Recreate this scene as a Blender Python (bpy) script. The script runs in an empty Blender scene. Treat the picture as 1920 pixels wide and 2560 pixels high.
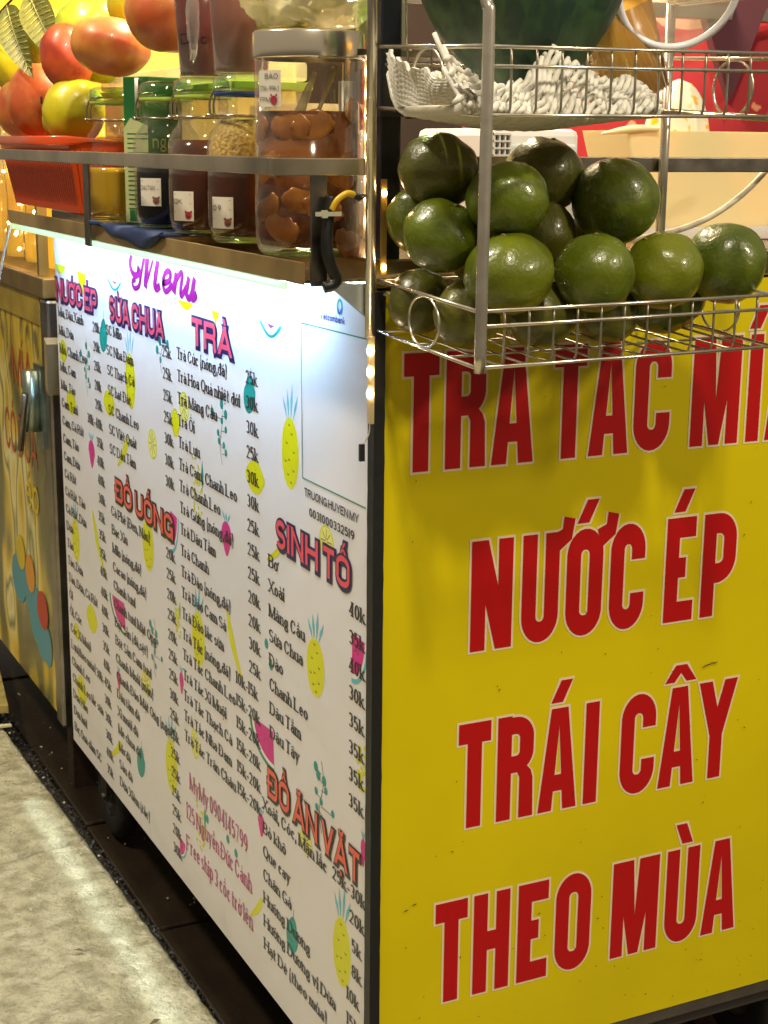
import bpy, bmesh, math, random, unicodedata
from mathutils import Vector, Matrix, noise
random.seed(7)
S = bpy.context.scene
C = S.collection
PI = math.pi

# ------------------------------------------------------------ camera
cam_d = bpy.data.cameras.new('camera'); cam = bpy.data.objects.new('camera', cam_d); C.objects.link(cam); S.camera = cam
yaw, pit, rol = math.radians(26.078), math.radians(13.3745), math.radians(-0.522)
F = Vector((math.sin(yaw)*math.cos(pit), math.cos(yaw)*math.cos(pit), -math.sin(pit)))
Rr = Vector((math.cos(yaw), -math.sin(yaw), 0)); Dn = F.cross(Rr)
R2 = Rr*math.cos(rol)+Dn*math.sin(rol); D2 = -Rr*math.sin(rol)+Dn*math.cos(rol)
m = Matrix.Identity(4)
for i in range(3):
    m[i][0] = R2[i]; m[i][1] = -D2[i]; m[i][2] = -F[i]
m[0][3], m[1][3], m[2][3] = -0.651, -1.351, 1.2
cam.matrix_world = m
cam_d.sensor_fit = 'VERTICAL'; cam_d.sensor_height = 24; cam_d.lens = 24*3865.85/2560
cam_d.clip_start = 0.02; cam_d.clip_end = 200
cam_d.dof.use_dof = True; cam_d.dof.focus_distance = 1.5; cam_d.dof.aperture_fstop = 24
# ------------------------------------------------------------ world (night air lit by the street)
W = bpy.data.worlds.new('World'); S.world = W; W.use_nodes = True
bg = W.node_tree.nodes['Background']; bg.inputs[0].default_value = (0.60, 0.50, 0.36, 1); bg.inputs[1].default_value = 0.50
# ------------------------------------------------------------ lamps
def lamp(name, typ, loc, energy, col, rad=0.1, target=None, **k):
    l = bpy.data.lights.new(name, typ); l.energy = energy; l.color = col
    if typ in ('POINT', 'SPOT'): l.shadow_soft_size = rad
    for a, b in k.items(): setattr(l, a, b)
    o = bpy.data.objects.new(name, l); C.objects.link(o); o.location = loc
    if target is not None: o.rotation_euler = (Vector(target)-Vector(loc)).to_track_quat('-Z', 'Y').to_euler()
    return o
lamp('street_lamp_light', 'POINT', (-0.56, -2.30, 4.40), 480, (1, 0.86, 0.64), 0.15)
lamp('front_right_fill_light', 'POINT', (2.6, -3.6, 3.4), 430, (1, 0.85, 0.62), 0.25)  # unseen fill lamp, added to lift the rack's shadow on the yellow panel
lamp('shop_lamp_light', 'POINT', (-1.45, 0.9, 3.4), 275, (1, 0.88, 0.68), 0.14)
lamp('counter_fill_light', 'POINT', (0.30, 0.75, 1.95), 105, (1, 0.80, 0.50), 0.06)  # unseen warm lamp, added to brighten the jars and counter
bm = lamp('led_strip_downlight', 'AREA', (-0.078, 0.62, 1.060), .12, (.70, .88, 1.0), target=(-0.098, 0.62, .08), shape='RECTANGLE', size=0.010)
bm.data.size_y = 1.10; bm.data.spread = math.radians(3.2)
bm.rotation_euler = (0, math.atan2(-.020, .98)*-1, 0)
S.view_settings.view_transform = 'Standard'; S.view_settings.look = 'None'; S.view_settings.exposure = 0.0; S.view_settings.gamma = 1
S.render.engine = 'CYCLES'; S.cycles.max_bounces = 10; S.cycles.transparent_max_bounces = 24
S.cycles.sample_clamp_indirect = 4

# ------------------------------------------------------------ materials
def mat(name, col, rough=0.5, metal=0.0, var=0.0, vscale=20.0, bump=0.0, bscale=60.0, spec=0.5, emit=None, estr=0.0, trans=0.0, coat=0.0, col2=None, detail=4.0, sss=0.0, lo=0.3, hi=0.7, bdist=0.002):
    M = bpy.data.materials.new(name); M.use_nodes = True; nt = M.node_tree; b = nt.nodes['Principled BSDF']
    b.inputs['Base Color'].default_value = (*col, 1); b.inputs['Roughness'].default_value = rough; b.inputs['Metallic'].default_value = metal
    b.inputs['Specular IOR Level'].default_value = spec; b.inputs['Transmission Weight'].default_value = trans; b.inputs['Coat Weight'].default_value = coat
    if sss: b.inputs['Subsurface Weight'].default_value = sss; b.inputs['Subsurface Radius'].default_value = (0.02, 0.012, 0.006); b.inputs['Subsurface Scale'].default_value = 0.5
    if emit: b.inputs['Emission Color'].default_value = (*emit, 1); b.inputs['Emission Strength'].default_value = estr
    g = nt.nodes.new('ShaderNodeNewGeometry') if (var or bump) else None
    if var or col2:
        if g is None: g = nt.nodes.new('ShaderNodeNewGeometry')
        n = nt.nodes.new('ShaderNodeTexNoise'); n.inputs['Scale'].default_value = vscale; n.inputs['Detail'].default_value = detail
        r = nt.nodes.new('ShaderNodeValToRGB'); nt.links.new(g.outputs['Position'], n.inputs['Vector']); nt.links.new(n.outputs[0], r.inputs[0])
        c2 = col2 if col2 else tuple(c*(1-var) for c in col)
        r.color_ramp.elements[0].position = lo; r.color_ramp.elements[1].position = hi
        r.color_ramp.elements[0].color = (*c2, 1); r.color_ramp.elements[1].color = (*col, 1)
        nt.links.new(r.outputs[0], b.inputs['Base Color'])
    if bump:
        n2 = nt.nodes.new('ShaderNodeTexNoise'); n2.inputs['Scale'].default_value = bscale; n2.inputs['Detail'].default_value = 3
        bp = nt.nodes.new('ShaderNodeBump'); bp.inputs['Strength'].default_value = bump; bp.inputs['Distance'].default_value = bdist
        nt.links.new(g.outputs['Position'], n2.inputs['Vector']); nt.links.new(n2.outputs[0], bp.inputs['Height']); nt.links.new(bp.outputs[0], b.inputs['Normal'])
    return M
def glassmat(name, tint=(0.95, 0.97, 0.93), refl=0.5, haze=0.0, hazecol=(0.9, 0.9, 0.85)):
    M = bpy.data.materials.new(name); M.use_nodes = True; nt = M.node_tree; N = nt.nodes; N.clear()
    out = N.new('ShaderNodeOutputMaterial'); tr = N.new('ShaderNodeBsdfTransparent'); gl = N.new('ShaderNodeBsdfGlossy')
    tr.inputs[0].default_value = (*tint, 1); gl.inputs['Roughness'].default_value = 0.04; gl.inputs[0].default_value = (1, 1, 1, 1)
    lw = N.new('ShaderNodeLayerWeight'); lw.inputs[0].default_value = 0.35
    mu = N.new('ShaderNodeMath'); mu.operation = 'MULTIPLY_ADD'; mu.inputs[1].default_value = refl; mu.inputs[2].default_value = 0.03
    nt.links.new(lw.outputs['Facing'], mu.inputs[0])
    mx = N.new('ShaderNodeMixShader'); nt.links.new(mu.outputs[0], mx.inputs[0])
    base = tr.outputs[0]
    if haze:
        df = N.new('ShaderNodeBsdfDiffuse'); df.inputs[0].default_value = (*hazecol, 1); tl = N.new('ShaderNodeBsdfTranslucent'); tl.inputs[0].default_value = (*hazecol, 1)
        m0 = N.new('ShaderNodeMixShader'); nt.links.new(df.outputs[0], m0.inputs[1]); nt.links.new(tl.outputs[0], m0.inputs[2])
        m2 = N.new('ShaderNodeMixShader'); m2.inputs[0].default_value = haze; nt.links.new(tr.outputs[0], m2.inputs[1]); nt.links.new(m0.outputs[0], m2.inputs[2]); base = m2.outputs[0]
    nt.links.new(base, mx.inputs[1]); nt.links.new(gl.outputs[0], mx.inputs[2]); nt.links.new(mx.outputs[0], out.inputs[0])
    return M

STEEL = mat('brushed_steel', (0.60, 0.56, 0.50), 0.22, 1.0, var=0.25, vscale=30, bump=0.15, bscale=18)
STEELD = mat('worn_steel', (0.34, 0.31, 0.27), 0.34, 1.0, var=0.5, vscale=25, bump=0.25, bscale=50)
STEELW = mat('warm_polished_steel', (0.62, 0.50, 0.33), 0.20, 1.0, var=0.3, vscale=12, bump=0.3, bscale=9)
CHROME = mat('chrome_wire', (0.74, 0.69, 0.60), 0.26, 0.85, var=0.2, vscale=60)
WIRED = mat('tarnished_wire', (0.46, 0.42, 0.33), 0.35, 0.8, var=0.4, vscale=60)
BLACKP = mat('black_painted_steel', (0.012, 0.014, 0.024), 0.35, 0.0, var=0.5, vscale=50, bump=0.1, bscale=120)
BLACKT = mat('black_edging_tape', (0.010, 0.011, 0.012), 0.45, bump=0.4, bscale=70)
WB, WS = 0.35, 7.0     # vinyl waviness shared by banner and print
def vinyl(name, col, rough=0.32, b=WB, s=WS, **k): return mat(name, col, rough, bump=b, bscale=s, bdist=0.01, **k)
BANNER = vinyl('white_vinyl', (0.72, 0.70, 0.70))
INK = vinyl('black_ink', (0.012, 0.008, 0.010))
PINK = vinyl('coral_pink_ink', (0.74, 0.07, 0.11)); CORAL = vinyl('coral_ink', (0.76, 0.10, 0.07)); NAVY = vinyl('navy_ink', (0.012, 0.012, 0.085)); MAGENTA = vinyl('magenta_ink', (0.62, 0.008, 0.24))
MENU = vinyl('menu_magenta_ink', (0.20, 0.0, 0.11)); LIME = vinyl('lime_yellow_ink', (0.66, 0.66, 0.0)); TEAL = vinyl('teal_ink', (0.0, 0.27, 0.24)); SKYB = vinyl('sky_blue_ink', (0.10, 0.46, 0.56))
PALEY = vinyl('pale_yellow_ink', (0.74, 0.72, 0.20)); GREENI = vinyl('green_ink', (0.02, 0.22, 0.12)); WHITEI = vinyl('white_ink', (0.78, 0.76, 0.74)); MALL = vinyl('dull_magenta_ink', (0.42, 0.03, 0.16)); BLUEI = vinyl('blue_ink', (0.02, 0.03, 0.30))
YELLOW = mat('yellow_panel_vinyl', (0.66, 0.545, 0.0), 0.34, var=0.13, vscale=4.5, bump=0.12, bscale=6, bdist=0.01)
RED = mat('red_letter_vinyl', (0.43, 0.003, 0.004), 0.36, bump=0.12, bscale=6, bdist=0.01)
CREAMI = mat('cream_outline_vinyl', (0.74, 0.62, 0.44), 0.4, bump=0.12, bscale=6, bdist=0.01)
GLASS = glassmat('jar_glass'); GREENGLASS = glassmat('green_edge_glass', (0.72, 0.92, 0.62), 0.7)
CLEARP = glassmat('clear_plastic', (0.96, 0.96, 0.96), 0.55, 0.10); MILKYP = glassmat('milky_plastic', (0.85, 0.82, 0.7), 0.4, 0.45, (0.85, 0.8, 0.6))

# ------------------------------------------------------------ mesh helpers
def newobj(name, me, parent=None, mats=()):
    for mm in mats: me.materials.append(mm)
    o = bpy.data.objects.new(name, me); C.objects.link(o)
    if parent is not None: o.parent = parent
    return o
def thing(name, label, cat, loc=(0, 0, 0), group=None):
    o = bpy.data.objects.new(name, None); C.objects.link(o); o.location = loc; o.empty_display_size = 0.02
    o['label'] = label; o['category'] = cat
    if group: o['group'] = group
    return o
def tag(o, label, cat, group=None):
    o['label'] = label; o['category'] = cat
    if group: o['group'] = group
    return o
class MB:
    def __init__(s): s.v = []; s.f = []; s.sm = []; s.mi = []
    def add(s, vs, fs, smooth=False, mi=0):
        b = len(s.v); s.v += [tuple(v) for v in vs]
        for f in fs: s.f.append(tuple(i+b for i in f)); s.sm.append(smooth); s.mi.append(mi)
        return s
    def box(s, a, b, mi=0):
        (x0, y0, z0), (x1, y1, z1) = a, b
        if x0 > x1: x0, x1 = x1, x0
        if y0 > y1: y0, y1 = y1, y0
        if z0 > z1: z0, z1 = z1, z0
        return s.add([(x0,y0,z0),(x1,y0,z0),(x1,y1,z0),(x0,y1,z0),(x0,y0,z1),(x1,y0,z1),(x1,y1,z1),(x0,y1,z1)],
                     [(0,3,2,1),(4,5,6,7),(0,1,5,4),(1,2,6,5),(2,3,7,6),(3,0,4,7)], mi=mi)
    def hexa(s, p, mi=0):   # 8 points
        return s.add(p, [(0,3,2,1),(4,5,6,7),(0,1,5,4),(1,2,6,5),(2,3,7,6),(3,0,4,7)], mi=mi)
    def tube(s, path, r, n=10, closed=False, rs=None, mi=0):
        P = [Vector(p) for p in path]; m = len(P); rings = []
        prev = None
        for i, p in enumerate(P):
            if closed: t = P[(i+1) % m]-P[i-1]
            else: t = P[min(i+1, m-1)]-P[max(i-1, 0)]
            t.normalize()
            if prev is None:
                a = Vector((0, 0, 1)) if abs(t.z) < 0.9 else Vector((1, 0, 0)); u = t.cross(a).normalized()
            else: u = (prev-t*prev.dot(t)).normalized()
            prev = u; w = t.cross(u); rr = rs[i] if rs else r
            rings.append([p+(u*math.cos(2*PI*k/n)+w*math.sin(2*PI*k/n))*rr for k in range(n)])
        vs = [v for R in rings for v in R]; fs = []
        for i in range(m if closed else m-1):
            j = (i+1) % m
            for k in range(n): fs.append((i*n+k, i*n+(k+1) % n, j*n+(k+1) % n, j*n+k))
        if not closed: fs += [tuple(range(n-1, -1, -1)), tuple((m-1)*n+k for k in range(n))]
        return s.add(vs, fs, True, mi)
    def lathe(s, prof, c=(0, 0, 0), n=40, mi=0, sx=1, sy=1):
        vs = []; fs = []
        for r, z in prof:
            for k in range(n): vs.append((c[0]+sx*r*math.cos(2*PI*k/n), c[1]+sy*r*math.sin(2*PI*k/n), c[2]+z))
        for i in range(len(prof)-1):
            for k in range(n): fs.append((i*n+k, i*n+(k+1) % n, (i+1)*n+(k+1) % n, (i+1)*n+k))
        return s.add(vs, fs, True, mi)
    def build(s, name, m, parent=None):
        me = bpy.data.meshes.new(name); me.from_pydata(s.v, [], s.f)
        ms = m if isinstance(m, (list, tuple)) else [m]
        for mm in ms: me.materials.append(mm)
        me.polygons.foreach_set('use_smooth', s.sm); me.polygons.foreach_set('material_index', s.mi); me.update()
        o = bpy.data.objects.new(name, me); C.objects.link(o)
        if parent is not None:
            o.parent = parent; o.matrix_parent_inverse = Matrix.Translation(-Vector(parent_loc(parent)))
        return o
def parent_loc(p):
    v = Vector(p.location)
    if p.parent is not None: v = v+parent_loc(p.parent)+p.matrix_parent_inverse.translation
    return v
def bevel(o, w=0.001, seg=2):
    b = o.modifiers.new('bevel', 'BEVEL'); b.width = w; b.segments = seg; b.limit_method = 'ANGLE'; return o
def smoothpath(pts, sub=6, closed=False):
    P = [Vector(p) for p in pts]; n = len(P); out = []
    rng = range(n if closed else n-1)
    for i in rng:
        p0 = P[i-1] if (i > 0 or closed) else P[0]; p1 = P[i]; p2 = P[(i+1) % n]; p3 = P[(i+2) % n] if (closed or i+2 < n) else P[-1]
        for k in range(sub):
            t = k/sub
            out.append(0.5*((2*p1)+(p2-p0)*t+(2*p0-5*p1+4*p2-p3)*t*t+(3*p1-p0-3*p2+p3)*t**3))
    if not closed: out.append(P[-1])
    return out

# ------------------------------------------------------------ lettering (own stroke alphabet)
X = 0.68; DS = -0.27
def arc(x0, y0, x1, y1, a0, a1): return ('a', x0, y0, x1, y1, a0, a1)
def ring(x0, y0, x1, y1): return ('o', x0, y0, x1, y1)
def ln(*p): return ('l', p)
def cc(x0, y0, x1, y1, hi, lo): return ('c', x0, y0, x1, y1, hi, lo)
G = {
 'A': (0.95, [ln((0,0),(.5,1)), ln((.5,1),(1,0)), ln((.2,.3),(.8,.3))]),
 'B': (0.85, [ln((0,0),(0,1)), ('d',0,.53,.93,1), ('d',0,0,1,.53)]),
 'C': (0.85, [cc(0,0,1,1,.66,.34)]), 'D': (0.92, [ln((0,0),(0,1)), ('d',0,0,1,1)]),
 'E': (0.78, [ln((0,0),(0,1)), ln((0,1),(1,1)), ln((0,.52),(.85,.52)), ln((0,0),(1,0))]),
 'F': (0.75, [ln((0,0),(0,1)), ln((0,1),(1,1)), ln((0,.5),(.85,.5))]),
 'G': (0.9, [cc(0,0,1,1,.7,.4), ln((1,.0),(1,.42)), ln((.6,.42),(1,.42))]),
 'H': (0.95, [ln((0,0),(0,1)), ln((1,0),(1,1)), ln((0,.52),(1,.52))]), 'I': (0.0, [ln((0,0),(0,1))]),
 'K': (0.92, [ln((0,0),(0,1)), ln((.08,.42),(.95,1)), ln((.35,.55),(1,0))]), 'L': (0.75, [ln((0,0),(0,1)), ln((0,0),(1,0))]),
 'M': (1.15, [ln((0,0),(0,1)), ln((0.02,1),(.5,0)), ln((.98,1),(.5,0)), ln((1,0),(1,1))]),
 'N': (0.95, [ln((0,0),(0,1)), ln((0.02,1),(.98,0)), ln((1,0),(1,1))]), 'O': (0.92, [ring(0,0,1,1)]),
 'P': (0.82, [ln((0,0),(0,1)), ('d',0,.42,1,1)]), 'Q': (0.95, [ring(0,0,1,1), ln((.5,.2),(.95,-.12))]),
 'R': (0.9, [ln((0,0),(0,1)), ('d',0,.5,.95,1), ('r',.5)]),
 'S': (0.72, [('s',0,0,1,1)]), 'T': (0.74, [ln((.5,0),(.5,1)), ln((0,1),(1,1))]),
 'U': (0.9, [('u',0,0,1,1)]), 'V': (0.9, [ln((0,1),(.5,0)), ln((1,1),(.5,0))]), 'X': (0.9, [ln((0,1),(1,0)), ln((1,1),(0,0))]),
 'Y': (0.88, [ln((0,1),(.5,.45)), ln((1,1),(.5,.45)), ln((.5,0),(.5,.47))]),
 'a': (0.52, [arc(0,.22,1,X,12,150), ln((1,0),(1,.46)), ring(0,0,.92,.42)]),
 'b': (0.55, [ln((0,0),(0,1)), ring(0,0,1,X)]), 'c': (0.48, [cc(0,0,1,X,.45,.2)]), 'd': (0.55, [ln((1,0),(1,1)), ring(0,0,1,X)]),
 'e': (0.52, [arc(0,0,1,X,0,325), ln((0,.36),(1,.36))]), 'g': (0.55, [ring(0.05,.14,.9,X), arc(0,DS,1,.1,0,360), ln((.8,X),(1.1,X))]),
 'h': (0.55, [ln((0,0),(0,1)), arc(0,.2,1,X,0,180), ln((1,0),(1,.4))]), 'i': (0.0, [ln((0,0),(0,X)), ('dot',0,.9)]),
 'k': (0.58, [ln((0,0),(0,1)), ln((.05,.3),(.9,X)), ln((.3,.42),(1,0))]), 'l': (0.0, [ln((0,0),(0,1))]),
 'm': (0.95, [ln((0,0),(0,X)), arc(0,.2,.5,X,0,180), ln((.5,0),(.5,.42)), arc(.5,.2,1,X,0,180), ln((1,0),(1,.42))]),
 'n': (0.55, [ln((0,0),(0,X)), arc(0,.2,1,X,0,180), ln((1,0),(1,.4))]), 'o': (0.55, [ring(0,0,1,X)]),
 'p': (0.55, [ln((0,DS),(0,X)), ring(0,0,1,X)]), 'q': (0.55, [ln((1,DS),(1,X)), ring(0,0,1,X)]),
 'r': (0.34, [ln((0,0),(0,X)), arc(0,.25,1.2,X,40,180)]), 's': (0.42, [('s',0,0,1,X)]), 't': (0.28, [ln((.2,.1),(.2,.9)), ln((-.15,X),(1,X)), arc(.2,0,1.1,.35,180,330)]),
 'u': (0.55, [('u',0,0,1,X), ln((1,0),(1,X))]), 'v': (0.55, [ln((0,X),(.5,0)), ln((1,X),(.5,0))]), 'x': (0.55, [ln((0,X),(1,0)), ln((1,X),(0,0))]),
 'y': (0.55, [ln((0,X),(.5,0)), ln((1,X),(.25,DS))]),
 '0': (0.56, [ring(0,0,1,1)]), '1': (0.12, [ln((.5,0),(.5,1)), ln((-.6,.8),(.5,.98))]),
 '2': (0.54, [arc(0,.45,1,1,-25,165), ln((.92,.58),(0,.02)), ln((0,0),(1,0))]), '3': (0.52, [arc(0,.5,.95,1,-90,150), arc(0,0,1,.5,-150,90)]),
 '4': (0.58, [ln((.75,0),(.75,1)), ln((.7,1),(0,.3)), ln((0,.28),(1.05,.28))]), '5': (0.52, [ln((.08,1),(.95,1)), ln((.08,1),(.08,.5)), arc(0,0,1,.62,-150,130)]),
 '6': (0.56, [ring(0,0,1,.6), arc(0,-.1,1.5,1,95,180)]), '7': (0.52, [ln((0,1),(1,1)), ln((1,1),(.3,0))]), '8': (0.54, [ring(.05,.5,.95,1), ring(0,0,1,.52)]),
 '9': (0.56, [ring(0,.4,1,1), arc(-.5,0,1,1.1,-85,0)]),
 '(': (0.16, [ln((1,1.08),(.3,.85)), ln((.3,.86),(.1,.44)), ln((.1,.45),(.3,.04)), ln((.3,.05),(1,-.18))]), ')': (0.16, [ln((0,1.08),(.7,.85)), ln((.7,.86),(.9,.44)), ln((.9,.45),(.7,.04)), ln((.7,.05),(0,-.18))]), ',': (0.0, [('dot',0,.07), ln((.0,.05),(-.05,-.15))]), '.': (0.0, [('dot',0,.07)]), '-': (0.25, [ln((0,.36),(1,.36))]),
 '&': (0.7, [ring(0,0,.8,.5), ring(.1,.5,.7,1)]),
}
class Font:
    def __init__(s, hx, hy, serif=False, ry=0.5, sb=0.08, sp=0.34, round_=False, block=False): s.block = block; s.hx, s.hy, s.serif, s.ry, s.sb, s.sp, s.rd = hx, hy, serif, ry, sb, sp, round_
SERIF = Font(0.128, 0.056, True, 9, 0.062, 0.36); SANS = Font(0.062, 0.060, False, 9, 0.08, 0.28); ANTON = Font(0.0729, 0.0958, False, 0.15, 0.05, 0.3, block=True)
SANSB = Font(0.095, 0.085, False, 9, 0.07, 0.28); HEAD = Font(0.108, 0.092, False, 0.22, 0.09, 0.30); FATSERIF = Font(0.10, 0.045, True, 9, 0.10, 0.28)

class Print:
    """flat print on a plane: put(a, b, layer) -> 3D"""
    def __init__(s, fn): s.fn = fn; s.vs = []; s.fs = []; s.k = 0; s.mi = []
    def poly(s, pts, mi=0):
        b = len(s.vs); s.k += 1
        for a, c in pts: s.vs.append(s.fn(a, c, s.k))
        s.fs.append(tuple(range(b, b+len(pts)))); s.mi.append(mi)
    def strip(s, Lp, Rp, closed=False, mi=0):
        b = len(s.vs); s.k += 1; n = len(Lp)
        for (a, c), (d, e) in zip(Lp, Rp): s.vs.append(s.fn(a, c, s.k)); s.vs.append(s.fn(d, e, s.k))
        for i in range(n if closed else n-1):
            j = (i+1) % n; s.fs.append((b+2*i, b+2*j, b+2*j+1, b+2*i+1)); s.mi.append(mi)
    def stroke(s, pts, hx, hy, closed=False, mi=0, capped=True):
        n = len(pts)
        if n < 2: return
        Lp = []; Rp = []
        for i, (x, y) in enumerate(pts):
            if closed: (ax, ay), (bx, by) = pts[i-1], pts[(i+1) % n]
            else: (ax, ay), (bx, by) = pts[max(i-1, 0)], pts[min(i+1, n-1)]
            tx, ty = bx-ax, by-ay; l = math.hypot(tx, ty) or 1; nx, ny = -ty/l, tx/l
            Lp.append((x+nx*hx, y+ny*hy)); Rp.append((x-nx*hx, y-ny*hy))
        s.strip(Lp, Rp, closed, mi)
    def oval(s, cx, cy, w, h, n=20, rot=0, mi=0):
        c, q = math.cos(rot), math.sin(rot); P = []
        for k in range(n):
            a, b = w/2*math.cos(2*PI*k/n), h/2*math.sin(2*PI*k/n); P.append((cx+a*c-b*q, cy+a*q+b*c))
        s.poly(P, mi)
    def build(s, name, m, parent):
        me = bpy.data.meshes.new(name); me.from_pydata(s.vs, [], s.fs)
        for mm in (m if isinstance(m, (list, tuple)) else [m]): me.materials.append(mm)
        me.polygons.foreach_set('material_index', s.mi)
        o = bpy.data.objects.new(name, me); C.objects.link(o)
        if parent is not None: o.parent = parent; o.matrix_parent_inverse = Matrix.Translation(-parent_loc(parent))
        return o

def corner_pts(x0, y0, x1, y1, a0, a1, R):
    cx, cy = (x0+x1)/2, (y0+y1)/2; rx = (x1-x0)/2; ry = min(R, (y1-y0)/2); s = (y1-y0)/2-ry; out = []
    n = max(6, int(abs(a1-a0)/13)); prev = None
    for k in range(n+1):
        th = math.radians(a0+(a1-a0)*k/n); sg = 1 if math.sin(th) > 1e-6 else (-1 if math.sin(th) < -1e-6 else 0)
        if sg == 0: sg = (1 if a1 > a0 else -1)*(1 if math.cos(th) > 0 else -1); 
        if k == n and abs(math.sin(th)) <= 1e-6 and prev: sg = prev
        if s > 1e-6 and prev is not None and prev != sg: out.append((cx+rx*math.cos(th), cy+prev*s))
        out.append((cx+rx*math.cos(th), cy+ry*math.sin(th)+sg*s)); prev = sg
    return out
def glyph(P, ch, x, y, H, font, w=None, extra=0.0, mi=0, wx=None):
    """draw glyph with its outer left edge at x, baseline y, cap height H; w outer width; extra grows the pen (outline); wx horizontal stretch"""
    if wx is None: wx = 1.0
    hx, hy = font.hx*H*wx, font.hy*H
    g = G.get(ch)
    if g is None: return 0
    W_ = (g[0]*H*wx+2*hx) if w is None else w
    iw = max(W_-2*hx, 0)
    def mx(u): return x+hx+u*iw
    def my(v):
        b = v*H
        if abs(v) < 1e-6 : b += hy
        elif abs(v-1) < 1e-6 or abs(v-X) < 1e-6: b -= hy
        elif abs(v-DS) < 1e-6: b += hy
        return y+b
    px, py = hx+extra, hy+extra
    if font.block and ch in 'AMNR':
        e = extra; st_ = 2*hx; c = W_/2
        def PG(pts): P.poly([(x+a, y+b) for a, b in pts], mi)
        if ch == 'A':
            tw = st_*1.22; ap = .83*H-e*3
            PG([(-e, -e), (st_+e, -e), (c, ap), (c, H+e), (c-tw/2-e, H+e)]); PG([(W_+e, -e), (c+tw/2+e, H+e), (c, H+e), (c, ap), (W_-st_-e, -e)])
            PG([(W_*.2, .19*H-e), (W_*.8, .19*H-e), (W_*.72, .35*H+e), (W_*.28, .35*H+e)])
        elif ch == 'N':
            PG([(-e, -e), (st_+e, -e), (st_+e, H+e), (-e, H+e)]); PG([(W_-st_-e, -e), (W_+e, -e), (W_+e, H+e), (W_-st_-e, H+e)])
            PG([(-e*.2, H+e), (W_-st_*1.12-e, -e), (W_+e*.2, -e), (st_*1.12+e, H+e)])
        elif ch == 'M':
            k_ = W_/.0645
            for sg, o_ in ((1, 0), (-1, W_)):
                q = [(-e, -e), (.0166*k_+e, -e), (.0166*k_+e, H+e), (-e, H+e)]; r_ = [(.004*k_, H+e), (.0258*k_-e, -e), (.0352*k_+e, -e), (.0280*k_+e, H+e)]
                for w_ in (q, r_): PG([(o_+sg*a, b) for a, b in w_])
        elif ch == 'R':
            PG([(-e, -e), (st_+e, -e), (st_+e, H+e), (-e, H+e)])
            x0, x1, y0_, y1_ = hx, W_-hx*1.05, .53*H, H-hy
            n_ = 9; rx, ry = min(.30*W_, x1-x0), .125*H
            out = [(x0, y1_)]+[(x1-rx+rx*math.cos(PI/2*(1-q/n_)), y1_-ry+ry*math.sin(PI/2*(1-q/n_))) for q in range(n_+1)]+[(x1-rx+rx*math.cos(-PI/2*q/n_), y0_+ry+ry*math.sin(-PI/2*q/n_)) for q in range(n_+1)]+[(x0, y0_)]
            P.stroke([(x+a, y+b) for a, b in out], px, hy*.85+e, False, mi)
            PG([(W_-st_-e, -e), (W_+e+.0004, -e), (W_+e-.0008, .38*H), (W_+e-.0035, .455*H), (W_-st_*.62, .52*H), (W_-st_-.006, .50*H), (W_-st_-e, .40*H)])
        return W_
    def line(p, q):
        (ux, uy), (vx, vy) = p, q
        ax, ay, bx, by = mx(ux), my(uy), mx(vx), my(vy); dx, dy = bx-ax, by-ay; l = math.hypot(dx, dy) or 1
        steep = abs(dy) > abs(dx)*0.7
        if steep:
            # extend to the border lines with horizontal cuts
            def ext(px_, py_, v, sgn):
                if abs(v) < 1e-6 or abs(v-1) < 1e-6 or abs(v-X) < 1e-6 or abs(v-DS) < 1e-6: e = hy
                else: e = 0
                e += extra; d = sgn*e; return px_+dx/dy*d, py_+d
            s0 = -1 if dy > 0 else 1
            ax, ay = ext(ax, ay, uy, s0); bx, by = ext(bx, by, vy, -s0)
            hw = px*(1.0 if abs(dx) < 1e-9 else min(1.12, math.hypot(dx, dy)/abs(dy)))
            thin = 1.0
            if font.serif and abs(dx) > 1e-6 and dx*dy > 0: thin = 0.55
            P.strip([(ax-hw*thin, ay), (bx-hw*thin, by)], [(ax+hw*thin, ay), (bx+hw*thin, by)], False, mi)
            if font.serif:
                for (cx, cy, v) in ((ax, ay, uy), (bx, by, vy)):
                    if ch in 'AVMNvyY4' and 0: continue
                    if abs(v) < 1e-6 or abs(v-1) < 1e-6 or abs(v-X) < 1e-6 or abs(v-DS) < 1e-6:
                        if ch in '2357S' : continue
                        if ch in 'ABDEFHIKLMNPRTVXYUhklmnipr1vxyu4': 
                            up = abs(v-1) < 1e-6 or abs(v-X) < 1e-6
                            if ch in 'MNVvyA' and abs(dx) > 1e-6 and (ch in 'MN' or (ch in 'Vvy' and not up) or (ch == 'A' and up)): continue
                            e = hx*1.9+extra; th = hy*2+extra
                            lx = cx-e; rx = cx+e*(0.2 if (ch in 'hklmnipru' and up) else 1)
                            P.strip([(lx, cy), (rx, cy)], [(lx, cy+(-th if up else th)), (rx, cy+(-th if up else th))], False, mi)
        else:
            e0 = px if ux in (0, 1) else extra; e1 = px if vx in (0, 1) else extra
            if ch in 'Tt-E2LF5745HAeg': pass
            sg = 1 if dx > 0 else -1
            ax -= sg*e0; bx += sg*e1
            if abs(dy) > 1e-6: ay -= sg*e0*dy/dx*0; 
            P.strip([(ax, ay-py), (bx, by-py)], [(ax, ay+py), (bx, by+py)], False, mi)
    R = font.ry*H
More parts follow.
